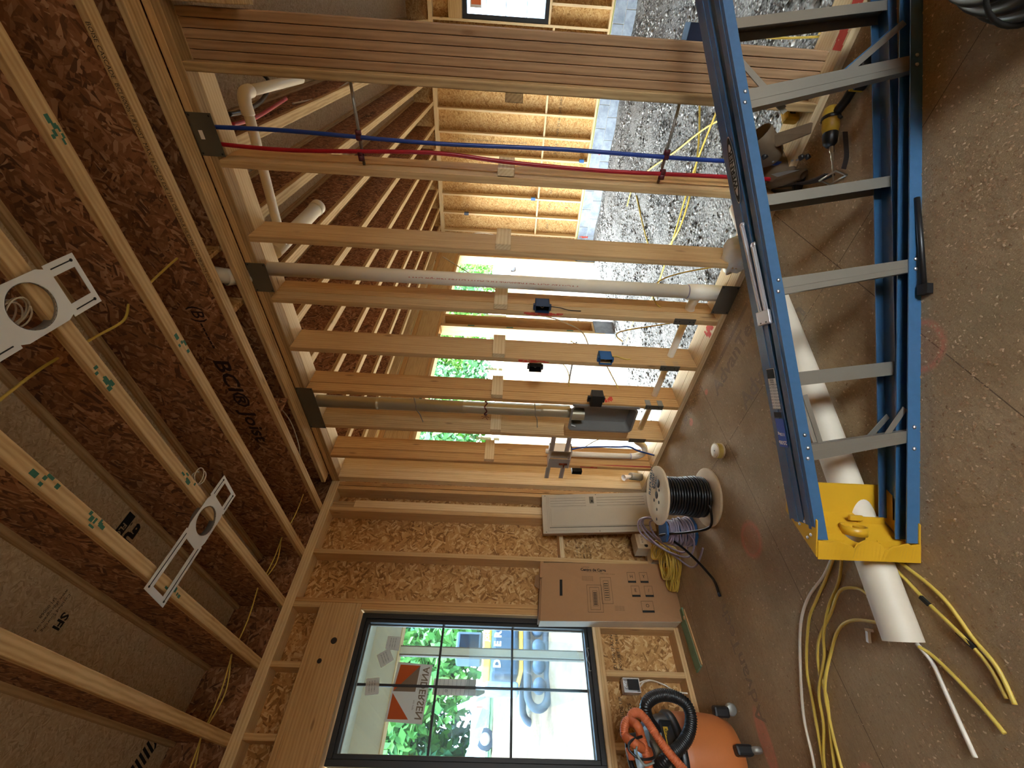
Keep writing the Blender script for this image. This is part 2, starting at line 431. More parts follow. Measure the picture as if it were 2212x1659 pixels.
def build(mb, name, mat, parent=None, bevel=0):
    mats = [M[x] for x in (mat if isinstance(mat, (list, tuple)) else [mat])]
    me = mb.mesh(name, mats)
    # put the object's origin inside its own geometry
    a = np.array(mb.v); c = (a.min(0)+a.max(0))/2
    me.transform(Matrix.Translation(-Vector(c)))
    o = bpy.data.objects.new(name, me); o.location = c
    if bevel:
        md = o.modifiers.new('bevel', 'BEVEL'); md.width = bevel; md.segments = 2; md.limit_method = 'ANGLE'
    return link(o, parent)
def tag(o, label, cat, group=None, kind=None):
    if label: o['label'] = label
    if cat: o['category'] = cat
    if group: o['group'] = group
    if kind: o['kind'] = kind
    return o
def thing(name, loc, label, cat, group=None):
    o = bpy.data.objects.new(name, None); o.location = loc; o.empty_display_size = 0.05; C.objects.link(o)
    return tag(o, label, cat, group)
def struct(name, loc=(0, 0, 0)):
    o = bpy.data.objects.new(name, None); o.location = loc; o.empty_display_size = 0.1; C.objects.link(o); o['kind'] = 'structure'
    return o
_bm = {}
def board(name, mat, a, b, parent, bev=0.0025):
    """axis-aligned timber: local X is the grain; meshes are shared between equal sizes"""
    a, b = Vector([min(x, y) for x, y in zip(a, b)]), Vector([max(x, y) for x, y in zip(a, b)])
    d = b-a; o3 = sorted(range(3), key=lambda i: -d[i]); dims = tuple(round(d[i], 3) for i in o3)
    key = (dims, mat)
    if key not in _bm:
        bm = bmesh.new(); bmesh.ops.create_cube(bm, size=1.0); bmesh.ops.scale(bm, vec=dims, verts=bm.verts)
        if bev and min(dims) > 3*bev: bmesh.ops.bevel(bm, geom=bm.edges[:], offset=bev, segments=1, affect='EDGES')
        me = bpy.data.meshes.new(name); bm.to_mesh(me); bm.free(); me.materials.append(M[mat]); _bm[key] = me
    o = bpy.data.objects.new(name, _bm[key])
    cols = [Vector((0,0,0)) for _ in range(3)]
    for li, wi in enumerate(o3): cols[li][wi] = 1.0
    m = Matrix((cols[0], cols[1], cols[2])).transposed()
    if m.determinant() < 0: m = Matrix((cols[0], cols[1], -cols[2])).transposed()
    if random.random() < 0.5: m = m @ Matrix.Rotation(PI, 3, 'X')
    o.matrix_basis = Matrix.Translation((a+b)/2) @ m.to_4x4()
    return link(o, parent)
def text(s, size, o, right, up, mat, parent, name='printed_text', align='CENTER', bold=0.0, sx=1.0, lift=0.0):
    cu = bpy.data.curves.new(name, 'FONT'); cu.body = s; cu.size = size; cu.align_x = align; cu.align_y = 'CENTER'
    cu.offset = bold; cu.resolution_u = 2
    t = bpy.data.objects.new(name, cu); C.objects.link(t)
    me = bpy.data.meshes.new_from_object(t); bpy.data.objects.remove(t); bpy.data.curves.remove(cu)
    me.name = name; me.materials.clear(); me.materials.append(M[mat])
    r, u = Vector(right).normalized(), Vector(up).normalized(); n = r.cross(u).normalized(); u = n.cross(r)
    ob = bpy.data.objects.new(name, me); m = Matrix((r*sx, u, n)).transposed().to_4x4(); m.translation = Vector(o)+n*lift
    ob.matrix_basis = m
    return link(ob, parent)
def spline(pts, k=8, closed=False):
    P = [Vector(p) for p in pts]; out = []; n = len(P)
    rng = range(n if closed else n-1)
    for i in rng:
        if closed: p0, p1, p2, p3 = P[i-1], P[i], P[(i+1) % n], P[(i+2) % n]
        else: p0, p1, p2, p3 = P[max(i-1, 0)], P[i], P[i+1], P[min(i+2, n-1)]
        for j in range(k):
            t = j/k
            out.append(0.5*((2*p1)+(-p0+p2)*t+(2*p0-5*p1+4*p2-p3)*t*t+(-p0+3*p1-3*p2+p3)*t**3))
    if not closed: out.append(P[-1])
    return out
def arr_mesh(name, verts, faces, mat, parent=None):
    me = bpy.data.meshes.new(name); k = faces.shape[1]
    me.vertices.add(len(verts)); me.vertices.foreach_set('co', np.asarray(verts, dtype=np.float32).ravel())
    me.loops.add(faces.size); me.loops.foreach_set('vertex_index', faces.ravel().astype(np.int32))
    me.polygons.add(len(faces)); me.polygons.foreach_set('loop_start', np.arange(0, faces.size, k, dtype=np.int32))
    me.update(calc_edges=True); me.materials.append(M[mat])
    o = bpy.data.objects.new(name, me); return link(o, parent)
# ------------------------------------------------------------------ ground, floor
def ground():
    xs = np.concatenate([np.linspace(-60, -6, 28), np.linspace(-5.5, 12, 60), np.linspace(13, 110, 50)])
    ys = np.concatenate([np.linspace(-40, -8, 10), np.linspace(-7, 26, 110), np.linspace(27, 120, 36)])
    X, Y = np.meshgrid(xs, ys, indexing='ij')
    t = np.clip((Y-5.5)/12.5, 0, 1); t = t*t*(3-2*t)
    Z = -0.66+t*1.75
    r = RS.rand(*X.shape); Z += np.where(Y > 3, (r-.5)*0.10*np.clip(Y/8, 0, 1), (r-.5)*0.015)
    out = (Y > 2) | (X > 9); Z = np.where(out, Z, -0.66)
    vs = np.stack([X, Y, Z], -1).reshape(-1, 3); ny = len(ys)
    i = np.arange(len(xs)-1)[:, None]*ny+np.arange(ny-1)[None]; i = i.ravel()
    o = arr_mesh('ground', vs, np.stack([i, i+ny, i+ny+1, i+1], 1), 'dirt'); o['kind'] = 'structure'
    o.data.polygons.foreach_set('use_smooth', [True]*len(o.data.polygons))
ground()
def gravel_floor():
    xs = np.linspace(0.15, 7.45, 200); ys = np.linspace(-6.5, 1.6, 220)
    X, Y = np.meshgrid(xs, ys, indexing='ij')
    Z = -0.565+0.012*np.sin(X*5.1+Y*1.3)+0.010*np.sin(Y*7.7)+0.008*RS.rand(*X.shape)
    vs = np.stack([X, Y, Z], -1).reshape(-1, 3); ny = len(ys)
    i = (np.arange(len(xs)-1)[:, None]*ny+np.arange(ny-1)[None]).ravel()
    o = arr_mesh('floor_gravel', vs, np.stack([i, i+ny, i+ny+1, i+1], 1), 'gravel'); o['kind'] = 'structure'
    # loose stones lying on it
    oct_v = np.array([(1,0,0),(-1,0,0),(0,1,0),(0,-1,0),(0,0,1),(0,0,-1)], float)
    oct_f = np.array([(0,2,4),(2,1,4),(1,3,4),(3,0,4),(2,0,5),(1,2,5),(3,1,5),(0,3,5)])
    n = 15000
    px = RS.rand(n)*6.9+0.3; py = RS.rand(n)*4.9-4.2
    den = 0.5+0.5*np.sin(px*2.3+py*1.1)*np.sin(py*3.1-px*.7); keep = RS.rand(n) < 0.35+0.65*den
    px, py = px[keep], py[keep]; n = len(px)
    sz = 0.008+0.018*RS.rand(n)**2.0+np.where(RS.rand(n) < .04, .012, 0)
    v = oct_v[None]*(sz[:, None, None]*(0.6+0.8*RS.rand(n, 6, 1)))*np.array([1, 1, .6])
    a = RS.rand(n)*6.28; ca, sa = np.cos(a)[:, None], np.sin(a)[:, None]
    x = v[..., 0]*ca-v[..., 1]*sa*1.3; y = v[..., 0]*sa+v[..., 1]*ca*1.3
    v = np.stack([x+px[:, None], y+py[:, None], v[..., 2]+(-0.553)], -1).reshape(-1, 3)
    f = (oct_f[None]+np.arange(n)[:, None, None]*6).reshape(-1, 3)
    s = arr_mesh('loose_stones', v, f, 'stones'); tag(s, 'grey and white crushed stone covering the garage ground', 'gravel', kind='stuff')
gravel_floor()
fl = build(MB().box((-5.2, -7.0, -0.022), (0.229, 0.14, 0.0)), 'floor', 'subfloor'); fl['kind'] = 'structure'
build(MB().box((-5.2, -7.0, -0.30), (0.229, 0.14, -0.022)), 'floor_edge', 'osb_deck', fl)
# mill prints on the floor sheets
def ftext(s, size, x, y, ang, sx=1.0, mat='ink_faint', bold=0.0):
    text(s, size, (x, y, 0.0006), (math.cos(ang), math.sin(ang), 0), (-math.sin(ang), math.cos(ang), 0), mat, fl, bold=bold, sx=sx)
ftext('AdvanTech', 0.15, -0.26, -1.98, -PI/2, bold=0.004)
build(MB().box((-0.16, -2.26, 0.0004), (-0.13, -1.70, 0.0006)), 'printed_band', 'ink_faint', fl)
ftext('AdvanTech', 0.15, -0.56, -2.15, -PI/2, bold=0.004)
ftext('SUBFLOORING', 0.07, -0.10, -1.30, -PI/2, bold=0.001)
ftext('STRENGTH AXIS', 0.035, -0.15, -1.10, -PI/2)
ftext('APA RATED SHEATHING', 0.035, -0.62, -1.25, -PI/2-0.2)
ftext('23/32 CAT', 0.035, -0.66, -1.20, -PI/2-0.2)
ftext('AdvanTech', 0.13, -1.62, -0.78, 0.0, bold=0.002)
ftext('E', 0.10, -0.9, -1.9, 0.4)
for bx, by in ((-0.6, -1.7), (-0.75, -1.62), (-0.35, -1.75), (-0.95, -1.5), (-0.8, -2.5), (-0.62, -2.62), (-1.35, -1.6), (-1.5, -1.1), (-0.4, -1.35)):
    ftext('O', 0.025, bx, by, random.random()*3)

# ------------------------------------------------------------------ right hand stud wall (room 1 / garage)
wa = struct('wall_right', (0.11, -3, 0))
YS = [-(.3717+.4064*k) for k in range(0, 8)]
for (x0, x1) in ((0.0, .089), (.0905, .229)):
    board('bottom_plate', 'pine_light', (x0, -7.0, 0), (x1, -.0, .038), wa)
    board('top_plate', 'pine_light' if x0 else 'pine_weathered', (x0, -7.0, 2.99), (x1, 0, 3.028), wa)
    board('top_plate', 'pine', (x0, -7.0, 3.028), (x1, 0, 3.066), wa)
for i, y in enumerate(YS):
    mt = 'pine_weathered' if i in (7,) else ('pine_orange' if i in (2, 0) else 'pine')
    dy = (.003, -.002, .002, -.003, .003, -.002, .002, 0)[i]; board('stud', mt, (0, y-.038+dy, .038), (.0885, y+dy, 2.99), wa, .0035)
    board('stud', 'pine_orange' if i % 2 == 0 else 'pine', (.0912, y-.038, .038), (.229, y, 2.99), wa, .0035)
    if i < 7: zb = 1.50 if i == 0 else 1.452; board('block', 'pine_light', (-.002, y-.0795, zb), (.229, y-.0415, zb+.089), wa)
board('block', 'pine_weathered', (-.002, YS[7]+.0005, 1.43), (.15, YS[7]+.0385, 1.515), wa)
for k in range(5):      # built-up post
    y = YS[7]-.0385-k*.0382
    board('stud', 'post_wood', (.089, y-.0362, .038), (.229, y, 2.99), wa)
for y in (-5.0, -5.4064, -5.81, -6.2, -6.6):
    board('stud', 'pine', (0, y-.038, .038), (.229, y, 2.99), wa)
board('header', 'lvl', (.02, -4.96, 2.70), (.229, -3.46, 2.99), wa)
# corner studs
for y in (-.001, -.0395): board('stud', 'pine_light', (.0, y-.038, .038), (.089, y, 2.99), wa); board('stud', 'pine_light', (.0905, y-.038, .038), (.229, y, 2.99), wa)
# joist hung along the wall top comes with the ceiling

# sprayed paint marks on the framing (thin coats, as their own flat pieces)
def smear(o, ax, ay, w, h, mat, parent, n=26, seed=0):
    r = random.Random(seed); ax, ay = Vector(ax), Vector(ay); nn = ax.cross(ay)
    mb = MB()
    for _ in range(n):
        u, v = r.gauss(0, .28)*w, r.gauss(0, .22)*h; s = r.uniform(.06, .2)*w; t = r.uniform(.15, .4)*h
        u = max(-w/2+s/2, min(w/2-s/2, u)); v = max(-h/2+t/2, min(h/2-t/2, v))
        c = Vector(o)+ax*u+ay*v+nn*(.0004+r.random()*.0006)
        mb.add([c-ax*s/2-ay*t/2, c+ax*s/2-ay*t/2, c+ax*s/2+ay*t/2, c-ax*s/2+ay*t/2], [(0, 1, 2, 3)])
    return build(mb, 'paint_mark', mat, parent)
smear((-.0012, YS[4]-.022, 1.21), (0,0,1), (0,1,0), .26, .026, 'paint_red', wa, 40, 1)
smear((-.0012, YS[3]-.022, 1.24), (0,0,1), (0,1,0), .22, .026, 'paint_red', wa, 40, 2)
smear((.045, YS[2]-.0388, .60), (0,0,1), (-1,0,0), .09, .07, 'paint_red', wa, 26, 3)
smear((-.0012, YS[0]-.022, .62), (0,0,1), (0,1,0), .16, .022, 'paint_red', wa, 30, 4)
smear((.06, -1.93, .0388), (0,1,0), (-1,0,0), .12, .10, 'paint_red', wa, 36, 5)
smear((.05, -3.60, .0388), (0,1,0), (-1,0,0), .30, .09, 'paint_red', wa, 46, 6)

# nail plates over the holes in the plates
def nailplate(y0, y1, z0, z1, lab, x=-.0015, mark=False):
    t = build(MB().box((x-.0012, y0, z0), (x, y1, z1)), 'nail_plate', 'steel_plate'); tag(t, lab, 'nail plate')
    mb = MB(); r = random.Random(int(y0*100))
    for yy in (y0+.012, y1-.012):
        for zz in (z0+.012, z1-.012): build(MB().cyl((x-.0032, yy, zz), (x-.001, yy, zz), .005, 8), 'screw', 'black_plastic', t)
    if mark: build(MB().box((x-.0018, (y0+y1)/2-.02, z1-.05), (x-.0012, (y0+y1)/2+.02, z1-.03)), 'sticker', 'label_white', t)
    return t
nailplate(-3.055, -2.862, 2.945, 3.066, 'grey steel nail plate on the top plate above the red and blue tubes', mark=True)
nailplate(-2.272, -2.075, 2.948, 3.066, 'square steel nail plate on the top plate above the white vertical drain pipe')
nailplate(-1.235, -.775, 2.935, 3.066, 'long dark steel nail plate on the top plate above the round metal duct')
nailplate(-2.294, -2.092, .0, .114, 'steel nail plate on the bottom plate below the white vertical drain pipe')

# ------------------------------------------------------------------ back wall with the window
wb = struct('wall_back', (-1.5, .07, 0))
for z in (0,): board('bottom_plate', 'pine', (-6, 0, 0), (-.0, .14, .038), wb)
for z in (2.99, 3.028): board('top_plate', 'pine_light', (-6, 0.0005, z), (.229, .14, z+.038), wb)
def sb(x0, x1, z0=.038, z1=2.99, y0=0, y1=.14, m='pine', n='stud'): return board(n, m, (x0, y0, z0), (x1, y1, z1), wb)
sb(-.040, -.001, m='pine_orange'); sb(-.086, -.048, m='pine')
sb(-.313, -.275); sb(-.274, -.198, .038, 2.78, 0, .038, 'pine_light'); sb(-.274, -.198, 2.782, 2.99, .03, .14, 'pine_weathered', 'block')
sb(-.718, -.680); sb(-1.106, -1.075, m='pine_orange')
sb(-1.148, -1.108, .652, 2.468, m='pine_orange', n='trimmer')
sb(-1.156, -1.1485, .676, 2.462, 0, .06, 'pine_light', 'trimmer')
sb(-2.145, -2.107); sb(-2.105, -2.067, .652, 2.468, n='trimmer'); sb(-3.4, -3.362); sb(-3.0, -2.962); sb(-2.6, -2.562)
sb(-2.105, -1.107, 2.468, 2.506, n='header_plate', m='pine'); sb(-2.105, -1.107, 2.746, 2.784, n='header_plate', m='pine')
for y0 in (0, .05, .1): board('header', 'pine', (-2.105, y0, 2.507), (-1.107, y0+.038, 2.745), wb)
for x in (-1.145, -1.543, -1.94): sb(x, x+.038, 2.785, 2.99, n='cripple_stud')
sb(-2.105, -1.107, .614, .652, n='sill_plate')
board('sill_strip', 'pine_light', (-2.066, 0, .652), (-1.149, .06, .676), wb)
for x in (-1.225, -1.5375, -1.94): sb(x, x+.0375, .038, .614, n='cripple_stud')
sb(-.680, -.314, .842, .880, 0, .14, 'pine_light', 'block')
# strand board outside
def sheet(a, b, mat='osb', parent=None, name='sheathing'):
    d = [abs(y-x) for x, y in zip(a, b)]
    return build(MB().box(a, b), name, mat, parent)
for a, b in (((-6, .1415, -.3), (-3.62, .153, 3.50)), ((-3.62, .1415, -.3), (-2.07, .153, 3.50)), ((-2.07, .1415, 2.47), (-1.149, .153, 3.50)),
             ((-2.07, .1415, -.3), (-1.149, .153, .652)), ((-1.149, .1415, -.3), (.0, .153, 1.22)), ((-1.149, .1415, 1.22), (.24, .153, 3.50)), ((.0, .1415, -.3), (.24, .153, 1.22))):
    sheet(a, b, 'osb', wb)
for s_, x, z in (('SIZED FOR SPACING', -1.36, .50), ('EXPOSURE 1  24/16', -1.36, .46), ('THIS SIDE UP', -1.73, .50), ('MILL 425', -1.73, .44)):
    text(s_, .035, (x, .1408, z), (1, 0, 0), (0, 0, 1), 'ink', wb)
for k in range(5): text('PS2-18 1/2 CAT', .022, (-.56, .1408, .70-.03*k), (1, 0, 0), (0, 0, 1), 'ink', wb)
# wood knots on the header face
for x, z, r in ((-1.37, 2.60, .022), (-1.50, 2.66, .016)):
    build(MB().lathe([(0, 0), (r*.5, .0006), (r, .0006), (r, 0)], (x, -.0003, z), (0, -1, 0), 20), 'knot', 'leather_dark', wb)
# window unit
w1 = struct('window_1', (-1.61, .06, .68))
def fr(parent, name, mat, x0, x1, z0, z1, y0, y1, t):
    for a, b in (((x0, y0, z0), (x0+t, y1, z1)), ((x1-t, y0, z0), (x1, y1, z1)), ((x0+t, y0, z0), (x1-t, y1, z0+t)), ((x0+t, y0, z1-t), (x1-t, y1, z1))):
        build(MB().box(a, b), name, mat, parent, 0.002)
fr(w1, 'window_frame', 'black_frame', -2.048, -1.168, .677, 2.446, .02, .135, .034)
fr(w1, 'window_sash', 'black_frame', -2.012, -1.203, .712, 2.411, .035, .105, .024)
fr(w1, 'glazing_strip', 'galv', -1.987, -1.228, .737, 2.386, .085, .100, .007)
build(MB().box((-1.983, .092, .742), (-1.232, .095, 2.380)), 'window_pane', 'glass', w1)
build(MB().box((-1.620, .084, .744), (-1.604, .099, 2.379)), 'muntin', 'black_frame', w1)
for z in (1.287, 1.823): build(MB().box((-1.981, .083, z-.008), (-1.234, .100, z+.008)), 'muntin', 'black_frame', w1)
build(MB().tube(spline([(-1.36, .030, .712), (-1.36, .026, .728), (-1.40, .026, .722), (-1.43, .026, .735), (-1.46, .026, .722), (-1.50, .026, .728), (-1.50, .03, .712)], 4), .0035, 6), 'sash_lock', 'galv', w1)
# crumpled protective film hanging over the lower panes
def film():
    r = np.random.RandomState(3); nx, nz = 16, 18; vs = []
    for i in range(nx+1):
        for j in range(nz+1):
            u, v = i/nx, j/nz
            x = -1.27-.62*u*(1-.45*v)-.05*v; z = 1.62-.80*v+.10*u*(1-v)-.06*math.sin(3*u)
            vs.append((x, .070+.016*(r.rand()-.5)+.008*math.sin(9*u+5*v), z))
    f = np.array([(i*(nz+1)+j, (i+1)*(nz+1)+j, (i+1)*(nz+1)+j+1, i*(nz+1)+j+1) for i in range(nx) for j in range(nz)])
    o = arr_mesh('protective_film', np.array(vs), f, 'film'); tag(o, 'crumpled clear protective film hanging on the lower window panes', 'plastic film')
film()
# stickers on the glass
def sticker(name, pts, mat, label, y=.0905):
    mb = MB(); P = [V(x, y, z) for x, z in pts]; Q = [p+V(0, .0006, 0) for p in P]; n = len(P)
    mb.add(P+Q, [tuple(range(n)), tuple(reversed(range(n, 2*n)))]+[(i, n+i, n+(i+1) % n, (i+1) % n) for i in range(n)])
    o = build(mb, name, mat); return tag(o, label, 'sticker')
st = sticker('window_sticker', [(-1.468, 2.121), (-1.481, 1.867), (-1.823, 1.888), (-1.813, 2.14)], 'paper_white', 'large orange and white window maker sticker seen from behind')
def onst(o, pts, mat, name='printed_patch'):
    mb = MB(); P = [V(x, .0898, z) for x, z in pts]; mb.add(P, [tuple(range(len(P)))]); build(mb, name, mat, o)
onst(st, [(-1.484, 2.10), (-1.488, 1.955), (-1.645, 2.12)], 'paper_orange')
onst(st, [(-1.488, 1.955), (-1.645, 1.965), (-1.645, 2.12)], 'label_brown')
onst(st, [(-1.655, 2.12), (-1.80, 2.125), (-1.80, 1.985)], 'paper_orange')
text('ANDERSEN', .066, (-1.648, .0895, 1.912), (-1, 0, .035), (0, 0, 1), 'label_brown', st, bold=.0012, sx=.92)
text('NO STEP', .014, (-1.72, .0895, 1.965), (-1, 0, .035), (0, 0, 1), 'label_brown', st)
for k in range(3): text('seal all four sides before use', .008, (-1.59, .0895, 1.948-.011*k), (-1, 0, .035), (0, 0, 1), 'label_brown', st)
s2 = sticker('paper_label', [(-1.564, 1.844), (-1.561, 1.542), (-1.659, 1.543), (-1.659, 1.844)], 'paper_white', 'tall white printed label across the window bars below the orange sticker')
for k in range(9): text('WINDOW 36 x 72  U-FACTOR', .0065, (-1.61, .0895, 1.83-.03*k), (-1, 0, 0), (0, 0, 1), 'ink', s2)
text('D', .022, (-1.635, .0895, 1.75), (-1, 0, 0), (0, 0, 1), 'ink', s2)
for nm, p, lab in (('paper_label', [(-1.301, 2.234), (-1.304, 2.137), (-1.398, 2.134), (-1.387, 2.236)], 'small square white label at the top right of the window'),
               ('paper_label', [(-1.431, 2.287), (-1.38, 2.207), (-1.455, 2.156), (-1.51, 2.237)], 'small white label stuck at a tilt near the top of the window'),
               ('paper_label', [(-1.578, 2.323), (-1.569, 2.23), (-1.666, 2.215), (-1.676, 2.307)], 'small white label over the top of the middle window bar')):
    o = sticker(nm, p, 'paper_white', lab, .0800 if 'middle' in lab else .0905)
    cx = sum(q[0] for q in p)/4; cz = sum(q[1] for q in p)/4; dx = V(p[3][0]-p[0][0], 0, p[3][1]-p[0][1]).normalized(); up = V(-dx.z, 0, dx.x) if dx.x > 0 else V(dx.z, 0, -dx.x)
    yy = (.0800 if 'middle' in lab else .0905)-.0012
    for k in range(3): text('PO 4417 LINE 2', .010, V(cx, yy, cz)+up*(.02-.018*k), dx, up, 'ink', o)

# ------------------------------------------------------------------ ceiling: I-joists and deck
ce = struct('ceiling', (-2, -3, 3.42))
for x0, x1 in ((-6, -3.66), (-3.66, -1.22), (-1.22, .24)):
    build(MB().box((x0, -8, 3.473), (x1, .153, 3.496)), 'deck_sheet', 'osb_deck', ce)
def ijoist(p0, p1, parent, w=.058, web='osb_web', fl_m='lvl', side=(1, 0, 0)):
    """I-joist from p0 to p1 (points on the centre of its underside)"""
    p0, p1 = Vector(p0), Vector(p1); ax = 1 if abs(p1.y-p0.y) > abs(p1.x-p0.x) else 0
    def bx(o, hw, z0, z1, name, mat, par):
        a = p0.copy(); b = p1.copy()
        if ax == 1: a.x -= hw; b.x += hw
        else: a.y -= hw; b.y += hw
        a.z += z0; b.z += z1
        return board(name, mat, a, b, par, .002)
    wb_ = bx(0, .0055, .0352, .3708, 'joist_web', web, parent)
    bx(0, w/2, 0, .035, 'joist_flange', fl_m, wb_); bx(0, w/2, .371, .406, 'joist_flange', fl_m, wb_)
    return wb_
JX = [-.055, -.292, -.715, -1.118, -1.525, -1.940, -2.35, -2.76, -3.17]
for i, x in enumerate(JX):
    y1 = -.125 if i == 0 else .10
    j = ijoist((x, -7.5, 3.0665), (x, y1, 3.0665), ce, .10 if i == 0 else .060)
    if i == 2:
        for s_, yy, sz in (('1", BCI Joist', -2.00, .09),): pass
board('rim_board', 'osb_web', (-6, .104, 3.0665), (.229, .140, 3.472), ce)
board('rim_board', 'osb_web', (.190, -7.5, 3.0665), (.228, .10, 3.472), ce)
# stencils on the joist webs (their -x faces are seen)
def webtext(s, size, x, y, z, mat='ink_web', bold=.001): text(s, size, (x-.0062, y, z), (0, 1, 0), (0, 0, -1), mat, ce, bold=bold)
text('BCI® Joist', .14, (JX[1]-.0062, -1.33, 3.285), (0, 1, 0), (0, 0, -1), 'ink_web', ce, bold=.003, sx=1.35)
webtext('(B)------', .10, JX[1], -1.98, 3.27)
text('BOISE CASCADE  BCI 6000s-1.8 JOIST  MAX 16 OC ES ESR 1336 OR 1330-R HUD MR-1242 08/30/25 02:00', .024, (JX[1]-.0302, -2.85, 3.084), (0, 1, 0), (0, 0, -1), 'ink', ce, sx=1.0)
def decktext(s, size, x, y, ang, bold=0.0): text(s, size, (x, y, 3.4722), (math.cos(ang), math.sin(ang), 0), (math.sin(ang), -math.cos(ang), 0), 'ink', ce, bold=bold)
decktext('SFI', .06, -1.69, -1.27, PI, .002)
for k, s_ in enumerate(('Certified Sourcing', 'www.sfiprogram.org', 'SFI-00068')): decktext(s_, .022, -1.67, -1.325-.028*k, PI)
decktext('guard', .13, -1.32, -1.23, PI, .005)
band = build(MB().box((-1.50, -1.345, 3.4715), (-1.16, -1.29, 3.4722)), 'printed_band', 'ink', ce)
text('FLOORING', .045, (-1.33, -1.318, 3.4712), (-1, 0, 0), (0, 1, 0), 'osb_deck', ce, bold=.001)
decktext('(|||||)', .11, -2.05, -.10, PI+.3, .004)
for x, y in ((JX[4], -1.9), (JX[3], -2.3), (JX[4], -1.25), (JX[4], -2.2), (JX[2], -2.2), (JX[2], -3.1), (JX[3], -1.6)):
    smear((x, y, 3.0660), (0, -1, 0), (1, 0, 0), .16, .056, 'stain_green', ce, 46, int(-y*100))
# blocking between the first two joists
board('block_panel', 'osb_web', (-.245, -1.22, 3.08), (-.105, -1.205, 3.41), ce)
board('block_panel', 'osb', (-.262, -2.06, 3.12), (-.064, -2.03, 3.41), ce)
board('block_panel', 'osb', (-.262, -2.40, 3.12), (-.064, -2.38, 3.41), ce)

# ------------------------------------------------------------------ garage: ceiling, far wall, outer wall
c2 = struct('ceiling.001', (3.8, -2, 3.42))
for x0, x1 in ((.24, 2.5), (2.5, 4.94), (4.94, 7.56)): build(MB().box((x0, -6.6, 3.473), (x1, 1.05, 3.496)), 'deck_sheet', 'osb_deck', c2)
JY = [-2.845+.4064*k for k in range(-6, 9)]
for y in JY: ijoist((.229, y, 3.0665), (7.40, y, 3.0665), c2, .065)
for i, (s_, x, y) in enumerate((('1" BCI Joist', 1.7, JY[7]), ('1" BCI Joist', 3.6, JY[7]), ('Joist', 1.3, JY[8]), ('1" BCI Joist', 3.0, JY[8]), ('BCI Joist', 1.2, JY[6]), ('Joist', 2.6, JY[9]), ('BCI Joist', 4.4, JY[9]))):
    text(s_, .10, (x, y-.0062, 3.24), (1, 0, 0), (0, 0, 1), 'ink_web', c2, bold=.001)
wf = struct('wall_far', (7.45, -2, 0))
board('bottom_plate', 'pine_light', (7.40, -6.6, -.165), (7.54, .80, -.127), wf)
board('green_sill', 'green_sill', (7.395, -6.6, -.180), (7.54, .80, -.166), wf)
for z in (2.99, 3.028): board('top_plate', 'pine_light', (7.40, -6.6, z), (7.54, .94, z+.038), wf)
FY = [-1.96+.4064*k for k in range(-3, 7)]
FY = [y for y in FY if y > -3.3]+[-3.305, -4.45, -4.86, -5.26, -5.67, -6.1]
for y in FY: board('stud', 'pine_light', (7.40, y-.019, -.127), (7.54, y+.019, 2.99), wf)
ys_ = sorted(y for y in FY if y > -3.31)
for a, b in zip(ys_[:-1], ys_[1:]): board('block', 'pine_light', (7.42, a+.0195, .815), (7.54, b-.0195, .853), wf)
board('header', 'pine', (7.40, -4.43, 2.47), (7.54, -3.325, 2.71), wf); board('sill_plate', 'pine_light', (7.40, -4.43, .905), (7.54, -3.325, .943), wf)
for y in (-3.6, -3.95, -4.3):
    board('cripple_stud', 'pine_light', (7.40, y-.019, -.127), (7.54, y+.019, .905), wf); board('cripple_stud', 'pine_light', (7.40, y-.019, 2.71), (7.54, y+.019, 2.99), wf)
for a, b in (((7.542, -6.6, -.3), (7.555, -4.42, 3.50)), ((7.542, -4.42, 2.46), (7.555, -3.33, 3.50)), ((7.542, -4.42, -.3), (7.555, -3.33, .943)), ((7.542, -3.33, -.3), (7.555, -2.0, 3.50)), ((7.542, -2.0, -.3), (7.555, -.76, 3.50)), ((7.542, -.76, -.3), (7.555, .94, 3.50))):
    sheet(a, b, 'osb_bright', wf)
for y, s_ in ((-2.55, 'AdvanTech'), (-2.15, 'HUBER (ABC) ZIP'), (-1.75, 'APA 24/16'), (-1.35, 'PS2-18'), (-.95, 'SHEATHING'), (-.55, 'RATED'), (-.15, 'SPAN'), (.27, 'EXP 1')):
    text(s_, .07, (7.541, y, .55), (0, -1, 0), (0, 0, 1), 'ink_soft', wf)
text('BUILT FOR STRENGTH  APA RATED SHEATHING  STRUCTURAL 1', .05, (7.541, -1.42, 1.9), (0, 0, 1), (0, 1, 0), 'ink_soft', wf)
# concrete block stem wall
fw = struct('wall_foundation', (7.5, -2, -.5))
for r_, z in enumerate((-.79, -.587, -.384)):
    y = -6.6+(.2 if r_ % 2 else 0)
    while y < .85:
        board('concrete_block', 'block_grey', (7.36, y+.003, z+.003), (7.55, min(y+.394, .92), z+.20), fw, .003); y += .4
    
build(MB().box((7.372, -6.6, -.80), (7.54, .90, -.182)), 'mortar', 'foam_white', fw)
